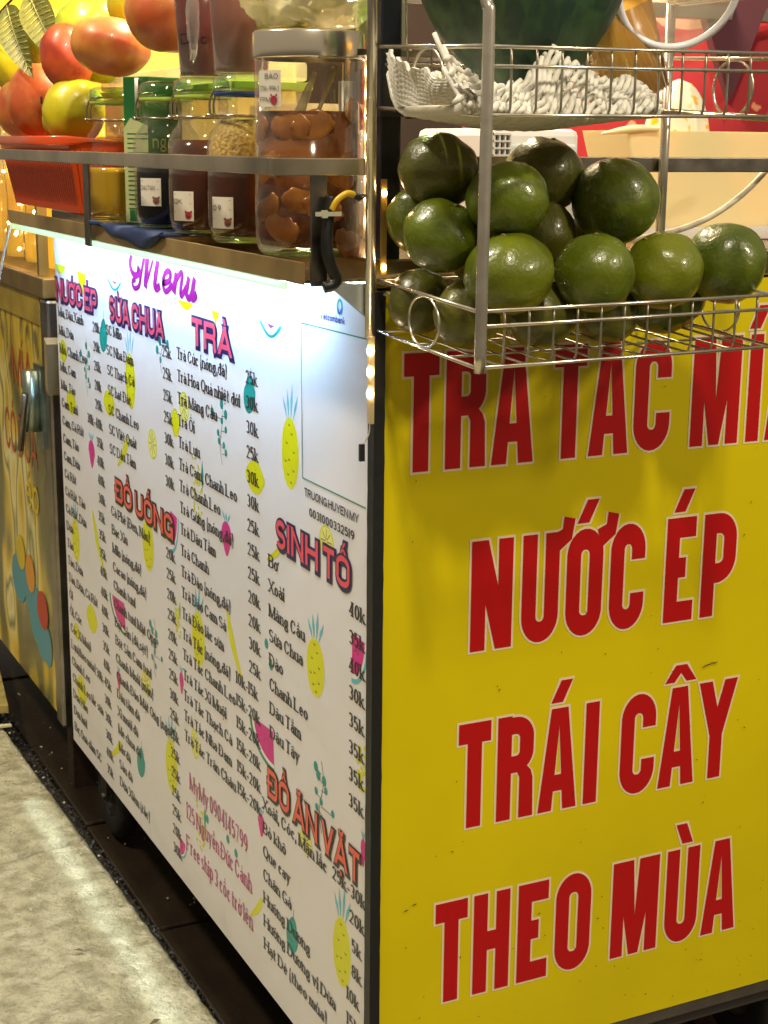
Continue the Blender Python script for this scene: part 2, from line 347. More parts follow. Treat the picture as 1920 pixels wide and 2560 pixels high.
    for st in g[1]:
        k = st[0]
        if k == 'l': line(st[1][0], st[1][1])
        elif k == 'o':
            pts = corner_pts(mx(st[1]), my(st[2]), mx(st[3]), my(st[4]), 0, 360, R)[:-1]
            P.stroke(pts, px, py, True, mi)
        elif k == 'a': P.stroke(corner_pts(mx(st[1]), my(st[2]), mx(st[3]), my(st[4]), st[5], st[6], R), px, py, False, mi)
        elif k == 'c':
            full = corner_pts(mx(st[1]), my(st[2]), mx(st[3]), my(st[4]), 0, 360, R)
            hi, lo = y+st[5]*H-extra, y+st[6]*H+extra; xr = mx(st[3]); mid = (my(st[2])+my(st[4]))/2
            pts = [p for i, p in enumerate(full) if not (p[0] > (mx(st[1])+xr)/2 and lo < p[1] < hi)]
            # order starts at the right going up
            if font.ry < 1: pts = [(xr, hi)]+[p for p in pts if not (abs(p[0]-xr) < 1e-6 and abs(p[1]-mid) < 1e-9)]+[(xr, lo)]
            P.stroke(pts, px, py, False, mi)
        elif k == 'd':
            x0, y0, x1, y1 = mx(st[1]), my(st[2]), mx(st[3]), my(st[4])
            if st[2] not in (0, 1): pass
            if st[2] == .53: y0 = y+.53*H
            if st[4] == .53: y1 = y+.53*H
            ry = min(R, (y1-y0)/2); rx = min((x1-x0), ry*1.1 if font.ry > 1 else ry*0.9)
            rx = min(rx, x1-x0)
            pts = [(x0, y1)]
            for q in range(9):
                th = PI/2*(1-q/8); pts.append((x1-rx+rx*math.cos(th), y1-ry+ry*math.sin(th)))
            for q in range(9):
                th = -PI/2*q/8; pts.append((x1-rx+rx*math.cos(th), y0+ry+ry*math.sin(th)))
            pts.append((x0, y0)); P.stroke(pts, px, py, False, mi)
        elif k == 'r':   # leg of R
            if font.ry < 1:
                x1 = mx(.93); yy = y+.5*H; pts = [(mx(.35), yy)]
                for q in range(7):
                    th = PI/2*(1-q/6); pts.append((x1-.3*iw+.3*iw*math.cos(th), yy-.12*H+.12*H*math.sin(th)))
                pts += [(x1, y+.14*H), (mx(1.04), y-extra)]; P.stroke(pts, px, py, False, mi)
            else: line((.4, .5), (1, 0))
        elif k == 's':
            x0, y0, x1, y1 = mx(st[1]), my(st[2]), mx(st[3]), my(st[4]); ym = (y0+y1)/2
            up = corner_pts(x0, ym, x1, y1, 20, 270, R); lo = corner_pts(x0, y0, x1, ym, 90, -160, R)
            P.stroke(up+lo[1:], px, py, False, mi)
        elif k == 'u':
            x0, y0, x1, y1 = mx(st[1]), my(st[2]), mx(st[3]), my(st[4])
            ry = min(R, (y1-y0)*0.42); pts = [(x0, y1+hy+extra)]
            for q in range(17):
                th = PI+PI*q/16; pts.append(((x0+x1)/2+(x1-x0)/2*math.cos(th), y0+ry+ry*math.sin(th)))
            pts.append((x1, y1+hy+extra)); P.stroke(pts, px, py, False, mi)
        elif k == 'dot':
            P.oval(mx(st[1]), y+st[2]*H, 2*px*1.15, 2*px*1.15/ max(wx, .6), 10, 0, mi)
    return W_
def mark(P, mk, cx, top, H, font, extra=0.0, mi=0, wx=1.0, right=0, small=1.0):
    hx, hy = font.hx*H*wx*0.85*small, font.hy*H*small; t = 0.21*H*small; g = top+0.055*H+(.02*H if font.serif else 0)
    if font.serif: hx *= 0.78; hy = max(hy, 0.05*H)
    e = extra
    def para(x0, x1, y0=None, y1=None, hw=None):
        y0_, y1_ = (g if y0 is None else y0)-e, (g+t if y1 is None else y1)+e; h0 = (hx if hw is None else hw)+e
        P.strip([(x0-h0, y0_), (x1-h0, y1_)], [(x0+h0, y0_), (x1+h0, y1_)], False, mi)
    dx = (0.060 if font.block else 0.10)*H*wx
    if mk == 'acute': para(cx-dx*.6+right, cx+dx*1.1+right)
    elif mk == 'grave': para(cx+dx*.6+right, cx-dx*.8+right)
    elif mk == 'circ':
        t2 = t*0.8
        P.strip([(cx-2.0*dx-hx-e, g-e), (cx-hx-e, g+t2+e)], [(cx-2.0*dx+hx*.8+e, g-e), (cx+hx+e, g+t2+e)], False, mi)
        P.strip([(cx+2.0*dx-hx*.8-e, g-e), (cx-hx-e, g+t2+e)], [(cx+2.0*dx+hx+e, g-e), (cx+hx+e, g+t2+e)], False, mi)
    elif mk == 'breve': P.stroke([(cx+1.7*dx*math.cos(a), g+t*.85+t*.7*math.sin(a)) for a in [PI+PI*k/10 for k in range(11)]], hx*.7+e, max(hy*.8, .03*H)+e, False, mi)
    elif mk == 'tilde': P.stroke([(cx-1.6*dx+3.2*dx*k/12+right, g+t*.35+t*.28*math.sin(2*PI*k/12)) for k in range(13)], hx*.6+e, max(hy*.9, .035*H)+e, False, mi)
    elif mk == 'hook': P.stroke([(cx-.6*dx+right, g+t*.75), (cx+right, g+t), (cx+.7*dx+right, g+t*.7), (cx+.2*dx+right, g+t*.35), (cx+right, g)], hx*.6+e, max(hy*.7, .03*H)+e, False, mi)
    elif mk == 'dotb': P.oval(cx, -0.14*H+top, 2*hx*1.15+2*e, 2*hx*1.15+2*e, 10, 0, mi)
MK = {'\u0300': 'grave', '\u0301': 'acute', '\u0302': 'circ', '\u0303': 'tilde', '\u0306': 'breve', '\u0309': 'hook'}
def char(P, c, x, y, H, font, w=None, extra=0.0, mi=0, wx=1.0):
    """a full letter with Vietnamese marks; returns the advance width"""
    if c == ' ': return font.sp*H*wx
    bar = False; base = c
    if c in 'Đđ': base = 'D' if c == 'Đ' else 'd'; bar = True
    d = unicodedata.normalize('NFD', base); b = d[0]; ms = d[1:]
    if b == 'i' and any(q in MK for q in ms):
        W_ = glyph(P, 'ı' if 'ı' in G else 'l', x, y, H, font, w, extra, mi, wx) if False else None
        hx = font.hx*H*wx; P.strip([(x-extra, y-extra), (x-extra, y+X*H+extra)], [(x+2*hx+extra, y-extra), (x+2*hx+extra, y+X*H+extra)], False, mi); W_ = 2*hx
        if font.serif:
            P.strip([(x-hx*.9, y), (x+2.9*hx, y)], [(x-hx*.9, y+.07*H), (x+2.9*hx, y+.07*H)], False, mi)
    else: W_ = glyph(P, b, x, y, H, font, w, extra, mi, wx)
    hx, hy = font.hx*H*wx, font.hy*H
    up = b.isupper(); top = y+(H if up else X*H)
    if b in 'dbhkl': top = y+H
    if bar:
        yy = y+(.52 if up else .84)*H; x0 = x-hx*.9 if up else x+W_*.35; x1 = x+W_*.5 if up else x+W_+hx*.8
        hh = max(hy*.8, .03*H)
        P.strip([(x0-extra, yy-hh-extra), (x1+extra, yy-hh-extra)], [(x0-extra, yy+hh+extra), (x1+extra, yy+hh+extra)], False, mi)
    cx = x+W_/2
    if '\u031b' in ms:
        tx = x+W_-hx*.6; P.stroke([(tx, top-.10*H), (tx+hx*1.6, top-.03*H), (tx+hx*1.9, top+.12*H)], hx*.8+extra, max(hy, .04*H)+extra, False, mi)
    tops = [MK[q] for q in ms if q in MK]; lift = 0
    if 'circ' in tops or 'breve' in tops:
        mark(P, 'circ' if 'circ' in tops else 'breve', cx, top, H, font, extra, mi, wx)
        for t in tops:
            if t not in ('circ', 'breve'): mark(P, t, cx, top+.20*H, H, font, extra, mi, wx, right=.04*H*wx, small=.85)
    else:
        for t in tops: mark(P, t, cx, top, H, font, extra, mi, wx)
    if '\u0323' in ms: mark(P, 'dotb', cx, y-0.04*H, H, font, extra, mi, wx)
    return W_
def natw(t, H, font):
    w = 0; last = 0
    for c in t:
        if c == ' ': w += font.sp*H; continue
        b = unicodedata.normalize('NFD', 'D' if c == 'Đ' else 'd' if c == 'đ' else c)[0]
        w += G[b][0]*H+2*font.hx*H+font.sb*H*2; 
    return w-font.sb*H*2
def text(P, t, x, y, H, font, width=None, extra=0.0, mi=0, slant=0):
    wx = 1.0 if width is None else width/natw(t, H, font)
    for c in t:
        if c == ' ': x += font.sp*H*wx; continue
        w = char(P, c, x, y, H, font, None, extra, mi, wx); x += w+2*font.sb*H*wx
    return x

# ------------------------------------------------------------ setting: road, pavement
ROAD = mat('dark_wet_road', (0.026, 0.016, 0.007), 0.45, var=0.55, vscale=9, bump=0.5, bscale=90, detail=8)
SLAB = mat('split_stone', (0.50, 0.45, 0.28), 0.42, col2=(0.28, 0.245, 0.13), vscale=34, detail=14, bump=1.0, bscale=75, lo=.36, hi=.62, bdist=0.008)
def addstone(M):   # second, coarser relief and dark scratches
    nt = M.node_tree; b = nt.nodes['Principled BSDF']; g = nt.nodes['Geometry']
    n = nt.nodes.new('ShaderNodeTexNoise'); n.inputs['Scale'].default_value = 170; n.inputs['Detail'].default_value = 9; n.inputs['Roughness'].default_value = .72
    nt.links.new(g.outputs['Position'], n.inputs['Vector'])
    r = nt.nodes.new('ShaderNodeValToRGB'); r.color_ramp.elements[0].position = .36; r.color_ramp.elements[1].position = .47; r.color_ramp.elements[0].color = (.45, .42, .36, 1); r.color_ramp.elements[1].color = (1, 1, 1, 1)
    nt.links.new(n.outputs[0], r.inputs[0])
    mx = nt.nodes.new('ShaderNodeMix'); mx.data_type = 'RGBA'; mx.blend_type = 'MULTIPLY'; mx.inputs[0].default_value = .8
    src = b.inputs['Base Color'].links[0].from_socket
    nt.links.new(src, mx.inputs[6]); nt.links.new(r.outputs[0], mx.inputs[7]); nt.links.new(mx.outputs[2], b.inputs['Base Color'])
addstone(SLAB)
o = MB().add([(-60, -60, -0.03), (60, -60, -0.03), (60, 60, -0.03), (-60, 60, -0.03)], [(0, 1, 2, 3)]).build('ground', ROAD); o['kind'] = 'structure'
rd = bpy.data.objects.new('road', None); C.objects.link(rd); rd['kind'] = 'structure'
for i in range(-2, 8):
    for j in range(0, 5):
        y0 = 0.786+(i-1)*0.42; x0 = 0.003+j*0.60
        q = MB().box((x0+.003, y0+.003, -.028), (x0+.597, y0+.417, random.uniform(-.003, .001))).build('paving_tile', ROAD, rd); bevel(q, .004)
pv = bpy.data.objects.new('pavement', None); C.objects.link(pv); pv['kind'] = 'structure'
kx = lambda y: -0.0335-0.0195*y
def slab(x0f, x1f, y0, y1, sk, seed):
    nx, ny = (64, 130) if abs(x1f(0)-kx(0)) < 1e-6 else (16, 30); vs = []; fs = []
    for j in range(ny+1):
        for i in range(nx+1):
            a = i/nx; y = y0+(y1-y0)*j/ny; xa, xb = x0f(y), x1f(y); x = xa+(xb-xa)*a; yy = y+sk*(x-xb)
            e = min(a, 1-a)*(xb-xa); e2 = min(j, ny-j)/ny*(y1-y0); ed = min(e, e2)
            z = .08+.0022*noise.noise(Vector((x*22+seed, yy*22, 0)))+.0022*noise.noise(Vector((x*60+yy*30, yy*46-x*30, seed)))+.0012*abs(noise.noise(Vector((x*150+yy*60, yy*110, seed))))
            if ed < 1e-6: z -= .006; x += .0025*noise.noise(Vector((yy*40, seed, 3)))
            vs.append((x, yy, z))
    for j in range(ny):
        for i in range(nx): k = j*(nx+1)+i; fs.append((k, k+1, k+nx+2, k+nx+1))
    edge = [i for i in range(nx+1)]+[(j+1)*(nx+1)-1 for j in range(1, ny+1)]+[ny*(nx+1)+i for i in range(nx-1, -1, -1)]+[j*(nx+1) for j in range(ny-1, 0, -1)]
    b = len(vs)
    for k in edge: vs.append((vs[k][0], vs[k][1], -.028))
    for q in range(len(edge)): r = (q+1) % len(edge); fs.append((edge[q], b+q, b+r, edge[r]))
    mb = MB(); mb.add(vs, fs, True); return mb.build('paving_slab', SLAB, pv)
for i in range(-2, 5):
    y0 = .985+(i-1)*1.0
    slab(lambda y: kx(y)-.44, kx, y0+.003, y0+.997, .53*1.0 if False else .18, i*3.1)
    for r in range(1, 4):
        slab(lambda y, r=r: kx(y)-.44*(r+1)-.004*r, lambda y, r=r: kx(y)-.44*r-.004*r, y0+.003+.5*(r % 2), y0+.997+.5*(r % 2), .18, i*3.1+r*17)
# gutter grit between kerb and road, and scattered litter
GRIT = mat('dark_grit', (0.045, 0.034, 0.020), 0.6, var=0.8, vscale=160); SCRAP = mat('pale_scraps', (0.62, 0.55, 0.34), 0.6, var=0.4, vscale=90)
def grit(name, n, fx, fy, fz, s0, s1, m_):
    mb = MB()
    for _ in range(n):
        y = fy(); x = fx(y); z = fz(x); s = random.uniform(s0, s1); R = Matrix.Rotation(random.uniform(0, 6.28), 3, Vector((random.random(), random.random(), random.random()+.1)).normalized())
        vs = [R @ Vector(v)*s+Vector((x, y, z)) for v in ((1, 0, 0), (-.6, .8, 0), (-.6, -.8, .1), (.1, 0, .9), (0, .1, -.8))]
        mb.add(vs, [(0, 1, 3), (1, 2, 3), (2, 0, 3), (1, 0, 4), (2, 1, 4), (0, 2, 4)])
    o = mb.build(name, m_); o['kind'] = 'stuff'; return tag(o, *m_label)
m_label = ('dark gravel and dirt lying in the gutter line beside the kerb', 'gravel')
MB().add([(kx(-1.5)-.002, -1.5, -.012), (.004, -1.5, -.010), (.004, 4, -.010), (kx(4)-.002, 4, -.012)], [(0, 1, 2, 3)]).build('gutter', GRIT)['kind'] = 'structure'
grit('gravel', 3600, lambda y: random.triangular(kx(y), .012, -.004), lambda: random.uniform(0.1, 2.6), lambda x: -.006+random.uniform(0, .004), .0012, .0042, GRIT)
SCR = mat('dry_scrap', (.20, .15, .07), .7, var=.5, vscale=80)
m_label = ('pale crumbs and husk scraps scattered on the pavement and road', 'litter')
grit('litter_crumbs', 420, lambda y: random.choice([random.uniform(-.3, -.06), random.uniform(-.12, -.05), random.uniform(-.4, -.05), random.uniform(-.5, -.06), random.uniform(-.2, -.05), random.uniform(.02, .3)]), lambda: random.triangular(.5, 2.4, 1.7), lambda x: .083 if x < -.05 else .003, .001, .0035, SCRAP)
lit = MB()
for _ in range(46):
    x, y = random.gauss(-.115, .025), random.gauss(1.60, .05); a = random.uniform(0, 6.28); l = random.uniform(.008, .024); z = .084+random.random()*.016
    dx, dy = math.cos(a)*l, math.sin(a)*l; w = .004
    lit.hexa([(x-dx+dy*.2, y-dy-dx*.2, z), (x+dx+dy*.2, y+dy-dx*.2, z+.004), (x+dx-dy*.2, y+dy+dx*.2, z+.004), (x-dx-dy*.2, y-dy+dx*.2, z), (x-dx+dy*.2, y-dy-dx*.2, z+w), (x+dx+dy*.2, y+dy-dx*.2, z+w+.004), (x+dx-dy*.2, y+dy+dx*.2, z+w+.004), (x-dx-dy*.2, y-dy+dx*.2, z+w)])
tag(lit.build('husk_pile', mat('pale_husk', (0.66, 0.60, 0.36), 0.6)), 'small heap of pale cane husk scraps at the kerb edge on the left', 'litter')['kind'] = 'stuff'
for k, (x, y, a, l) in enumerate(((-.20, 1.10, .4, .012), (-.30, .80, 1.9, .016), (-.16, .62, 2.6, .010), (-.34, 1.28, .9, .014), (-.12, .40, .2, .009))):
    dx, dy = math.cos(a)*l, math.sin(a)*l; o = MB().add([(x-dx, y-dy, .0835), (x+dy*.35, y-dx*.35, .0850), (x+dx, y+dy, .0860), (x-dy*.35, y+dx*.35, .0870), (x, y, .0895)], [(0, 1, 4), (1, 2, 4), (2, 3, 4), (3, 0, 4), (0, 3, 2, 1)]).build('dry_scrap', SCR)
    tag(o, ('small curled brown scrap on the pavement, %s' % ('nearest the slab joint', 'left of the light streak towards the viewer', 'close to the light streak', 'far back by the husk heap', 'nearest the viewer by the kerb')[k]), 'scrap', 'brown scraps on the pavement')
# a loose plank lying under the far cart
pl = MB().hexa([(-.10, 1.62, .085), (-.04, 1.60, .085), (.10, 2.6, .10), (.04, 2.62, .10), (-.10, 1.62, .10), (-.04, 1.60, .10), (.10, 2.6, .115), (.04, 2.62, .115)]).build('wooden_plank', mat('yellowed_wood', (0.40, 0.30, 0.08), .6, var=.5, vscale=30))
tag(pl, 'yellowed wooden plank lying on the ground under the painted cart', 'plank')

# ------------------------------------------------------------ the juice cart
cart = thing('juice_cart', 'juice cart with a white menu banner and a yellow panel of red lettering', 'food cart')
UN = mat('cart_underside', (0.03, 0.025, 0.02), 0.8)
CW = 0.72
bevel(MB().box((.012, .012, .165), (CW, 1.24, 1.05)).build('cabinet', mat('cabinet_steel', (.30, .27, .22), .4, .8, var=.3), cart), .004)
MB().box((.02, .02, .150), (CW, 1.23, .163)).build('bottom_board', UN, cart)
bevel(MB().box((-.002, .012, 1.062), (CW, 1.245, 1.092)).build('countertop', STEELW, cart), .003)
for (x, y) in ((.05, .16), (.64, .16), (.64, 1.14), (.05, 1.14)):
    wh = bpy.data.objects.new('wheel', None); C.objects.link(wh); wh.parent = cart; wh.location = (x, y, .078)
    t = MB(); t.lathe([(.040, -.016), (.062, -.019), (.073, -.014), (.077, -.006), (.077, .006), (.073, .014), (.062, .019), (.040, .016), (.040, -.016)], (0, 0, 0), 36)
    to = t.build('tyre', mat('tyre_rubber', (.018, .016, .014), .75, bump=.3, bscale=200), None); to.parent = wh; to.rotation_euler = (0, PI/2, 0)
    r_ = MB(); r_.lathe([(.0, -.010), (.014, -.016), (.016, -.008), (.036, -.006), (.041, -.014), (.041, .014), (.036, .006), (.016, .008), (.014, .016), (0, .010)], (0, 0, 0), 32)
    ro = r_.build('rim', mat('rim_grey', (.10, .09, .075), .5, .4), None); ro.parent = wh; ro.rotation_euler = (0, PI/2, 0)
    fk = MB(); fk.box((x-.026, y-.018, .075), (x-.022, y+.018, .152)); fk.box((x+.022, y-.018, .075), (x+.026, y+.018, .152)); fk.box((x-.03, y-.03, .146), (x+.03, y+.03, .151)); fk.tube([(x-.03, y, .078), (x+.03, y, .078)], .006)
    fk.build('wheel_fork', STEELD, cart)
# banner (plane x = 0), u runs from far end to corner: u = 1.25 - y
ban = MB(); nu, nz = 60, 44; vs = []; fs = []
def banx(y, z): return 0.0
for j in range(nz+1):
    for i in range(nu+1):
        vs.append((0, .012+(1.243-.012)*i/nu, .152+(1.062-.152)*j/nz))
for j in range(nz):
    for i in range(nu): k = j*(nu+1)+i; fs.append((k, k+nu+1, k+nu+2, k+1))
e = len(vs)
ban.add(vs, fs, True); ban.box((.0006, .012, .152), (.009, 1.243, 1.061))
banner = ban.build('menu_banner', BANNER, cart); banner['label'] = 'white printed menu banner with fruit drawings, lit from above'
def LA(off): return lambda u, z, k: (-(off+k*3e-6), 1.25-u, z)
H0 = 0.0160
def line(t, u, z, H=H0, font=SERIF, width=None, m_=None, off=.0006, name='printed_line'):
    P = Print(LA(off)); text(P, t, u, z, H, font, width); return P.build(name, m_ or INK, banner)
AW = 0.0113
def tw(t): # natural width scaled so that average matches the print
    return natw(t, H0, SERIF)
SC = 0.955*0.0150/0.0160
def L2(t, u, z, **k): line(t, u, z, width=natw(t, H0, SERIF)*SC, **k)
c1 = ['Mía, Đậu Xanh', 'Mía, Dứa', 'Mía, Chanh Leo', 'Mía, Cam', 'Mía, Táo', 'Cam Tươi', 'Cam, Cà Rốt', 'Cam, Táo', 'Cam, Dứa', 'Cà Rốt', 'Cà Rốt, Táo', 'Cà Rốt, Dứa', 'Dứa', 'Táo', 'Táo, Dứa', 'Táo, Dứa, Cà Rốt', 'Ổi', 'Ổi, Cóc', 'Cóc Xí Muội', 'Lựu(theo mùa)', 'Chanh Leo', 'Chanh Leo lắc sữa', 'Dưa Hấu', 'Dưa lưới', 'Bơ, Quả dầm SC']
p1 = ['20k']*5+['30k-40k', '35k', '40k', '40k', '30k', '35k', '35k', '35k', '40k', '40k', '40k', '30k', '35k', '40k', '30k-45k', '30k', '30k', '30k', '40k', '35k']
for i, (a, b) in enumerate(zip(c1, p1)):
    L2(a, .0200, .9148-i*.0308); L2(b, (.231 if i < 10 else .226) if '-' not in b else .180, .9119-i*.0304 if i < 14 else .9148-i*.0308-.002)
c2 = ['SC Milo', 'SC Nha Đam', 'SC Thạch Cà', 'SC hạt Đác', 'SC Chanh Leo', 'SC Việt Quất', 'SC Dầu Tằm']; p2 = ['25k']*4+['30k']*3
for i, (a, b) in enumerate(zip(c2, p2)): L2(a, .3055, .9153-i*.0306); L2(b, .5790, .9161-i*.0301)
c2b = ['Cà Phê (Đen, Nâu)', 'Bạc Xỉu', 'Milo (nóng,đá)', 'Cacao (nóng,đá)', 'Chanh tươi', 'Chanh tươi Mật Ong', 'Bột Sắn (đá,sệt)', 'Bột Sắn Cam tươi', 'Chanh Muối (mặn)', 'Chanh Đào Mật Ong (ngọt)', 'Dâu tằm đá', 'Xí muội đá', 'Me chua đá', 'Mơ đá', 'Sấu đá', 'Dừa Xiêm (tắc)']
p2b = ['20k', '25k', '20k', '25k', '20k', '25k', '25k', '30k'] + ['25k']*6+['20k', '30k']
for i, (a, b) in enumerate(zip(c2b, p2b)): L2(a, .3020, .6326-i*.0302); L2(b, .5745, .6310-i*.0299)
c3 = ['Trà Cúc (nóng,đá)', 'Trà Hoa Quả nhiệt đới', 'Trà Mãng Cầu', 'Trà Ổi', 'Trà Lựu', 'Trà Cam, Chanh Leo', 'Trà Chanh Leo', 'Trà Gừng (nóng,đá)', 'Trà Dâu Tằm', 'Trà Chanh', 'Trà Đào (nóng,đá)', 'Trà Đào Cam Sả', 'Trà Đào lắc sữa', 'Trà Tắc (nóng,đá)', 'Trà Tắc Chanh Leo', 'Trà Tắc Xí Muội', 'Trà Tắc Thạch Cà', 'Trà Tắc Nha Đam', 'Trà Tắc Trân Châu']
p3 = ['25k', '30k', '30k', '25k', '30k', '30k', '25k', '25k', '25k', '20k', '20k', '30k', '25k', '10k-15k']+['15k-20k']*5
for i, (a, b) in enumerate(zip(c3, p3)): L2(a, .6415-.00015*i, .9206-i*.0300); L2(b, .8957 if i < 13 else .8488, .9237-i*.0300)
c4 = ['Bơ', 'Xoài', 'Mãng Cầu', 'Sữa Chua', 'Đào', 'Chanh Leo', 'Dâu Tằm', 'Dâu Tây']; p4 = ['40k', '35k', '40k', '30k'] + ['35k']*4
for i, (a, b) in enumerate(zip(c4, p4)): L2(a, .9635, .7152-i*.0306); L2(b, 1.1905, .7195-i*.0307)
c5 = ['Xoài, Cóc, Mận lắc', 'Bò khô', 'Que cay', 'Chân Gà', 'Hướng Dương', 'Hướng Dương vị Dừa', 'Hạt Dẻ (theo mùa)']
for i, a in enumerate(c5): L2(a, .9370, .3975-i*.0318)
for t, u, z in (('25k-30k', 1.1478, .4000), ('20k', 1.194, .3690), ('5k', 1.2004, .3361), ('8k', 1.2007, .3054), ('10k', 1.1877, .2718), ('15k', 1.188, .2403), ('15k', 1.188, .2085)): L2(t, u, z)
# magenta phone and address
for t, u, z, w in (('MyMy 0904145799', .656, .3122, .226), ('125 Nguyễn Đức Cảnh', .640, .2620, .256), ('Free ship 3 cốc trở lên', .636, .2105, .262)):
    line(t, u, z, .0250, FATSERIF, w, MALL, name='printed_contact')
# headings
def heading(t, u, z, w, H=.0355, fill=PINK, edge=NAVY, ex=.0042, font=HEAD):
    P = Print(LA(.0007)); text(P, t, u+.001, z-.0012, H, font, w, extra=ex); a = P.build('heading_outline', edge, banner)
    P = Print(LA(.0011)); text(P, t, u, z, H, font, w); return P.build('heading_letters', fill, banner)
heading('NƯỚC ÉP', .0110, .9420, .2500); heading('SỮA CHUA', .3290, .9400, .2590); heading('TRÀ', .7070, .9470, .1440)
heading('ĐỒ UỐNG', .3300, .6630, .2790, .0340, CORAL, INK); heading('SINH TỐ', .9900, .7460, .2030, .0340, PINK, NAVY)
heading('ĐỒ ĂN VẶT', .9560, .4230, .2650, .0370, CORAL, INK, .0034)
# the script word Menu
P = Print(LA(.0007))
def sk(pts, w0, w1=None):
    pp = [(a.x, a.y) for a in smoothpath([(x, y, 0) for x, y in pts], 6)] if len(pts) > 2 else pts; P.stroke(pp, w0*1.0, w0*.72)
dzm = .009
def MZ(l): return [(a, b+dzm*0) for a, b in l]
sk([(.4507, 1.0452), (.4406, 1.0317), (.4484, 1.0208), (.4649, 1.0164), (.4821, 1.0206), (.4826, 1.0262), (.4732, 1.0277)], .0068)
sk([(.4667, 1.0102), (.453, 1.0083), (.4505, 1.0024), (.4617, .9979), (.4804, 1.0028), (.4886, 1.014), (.5078, 1.0448)], .0052)
sk([(.5241, 1.0466), (.5096, 1.0031)], .0085); sk([(.511, 1.0032), (.5513, 1.047)], .0040); sk([(.5713, 1.047), (.5544, 1.0137), (.5613, 1.0061), (.5773, 1.0115)], .0078)
sk([(.5863, 1.015), (.6169, 1.0215), (.6227, 1.0313), (.6115, 1.0338), (.5959, 1.0266), (.5905, 1.0126), (.6029, 1.0056), (.6314, 1.0174)], .0060)
sk([(.6472, 1.0345), (.6348, 1.0057)], .0078); sk([(.6421, 1.0209), (.6637, 1.0351), (.6716, 1.0324), (.6621, 1.012), (.6679, 1.006), (.6862, 1.0193)], .0058)
sk([(.6977, 1.0332), (.6864, 1.0115), (.696, 1.0052), (.7063, 1.012), (.7148, 1.023)], .0068); sk([(.7193, 1.0336), (.7082, 1.0109), (.7138, 1.0062), (.7268, 1.0136)], .0074)
P.build('menu_word', MENU, banner)
# bank block: name, emblem, frame (code left out), holder, number
line('Vietcombank', 1.1150, 1.0220, .0078, SANSB, .0640, BLUEI, name='bank_name')
P = Print(LA(.0005)); P.stroke([(1.1594+.006+.0058*math.sin(a), 1.0385-.0075*math.cos(a)+(.004 if False else 0)) for a in [PI*.15+PI*1.7*k/16 for k in range(17)]], .0020, .0016); P.build('bank_emblem', TEAL, banner)
P = Print(LA(.0007)); P.poly([(1.1598, 1.0375), (1.1655, 1.0296), (1.1715, 1.0375), (1.1690, 1.0378), (1.1655, 1.0335), (1.1622, 1.0378)]); P.build('bank_emblem', BLUEI, banner)
P = Print(LA(.0005))
for a, b in (((1.0642, 1.0124), (1.2300, 1.0135)), ((1.0642, 1.0124), (1.0669, .8424)), ((1.0669, .8424), (1.2300, .8428))): P.stroke([a, b], .0007, .0007)
P.build('code_frame', GREENI, banner)
line('TRUONG HUYEN MY', 1.0725, .8232, .0095, SANSB, .1407, name='account_holder'); line('0031000332519', 1.0858, .8030, .0098, SANSB, .1166, name='account_number')
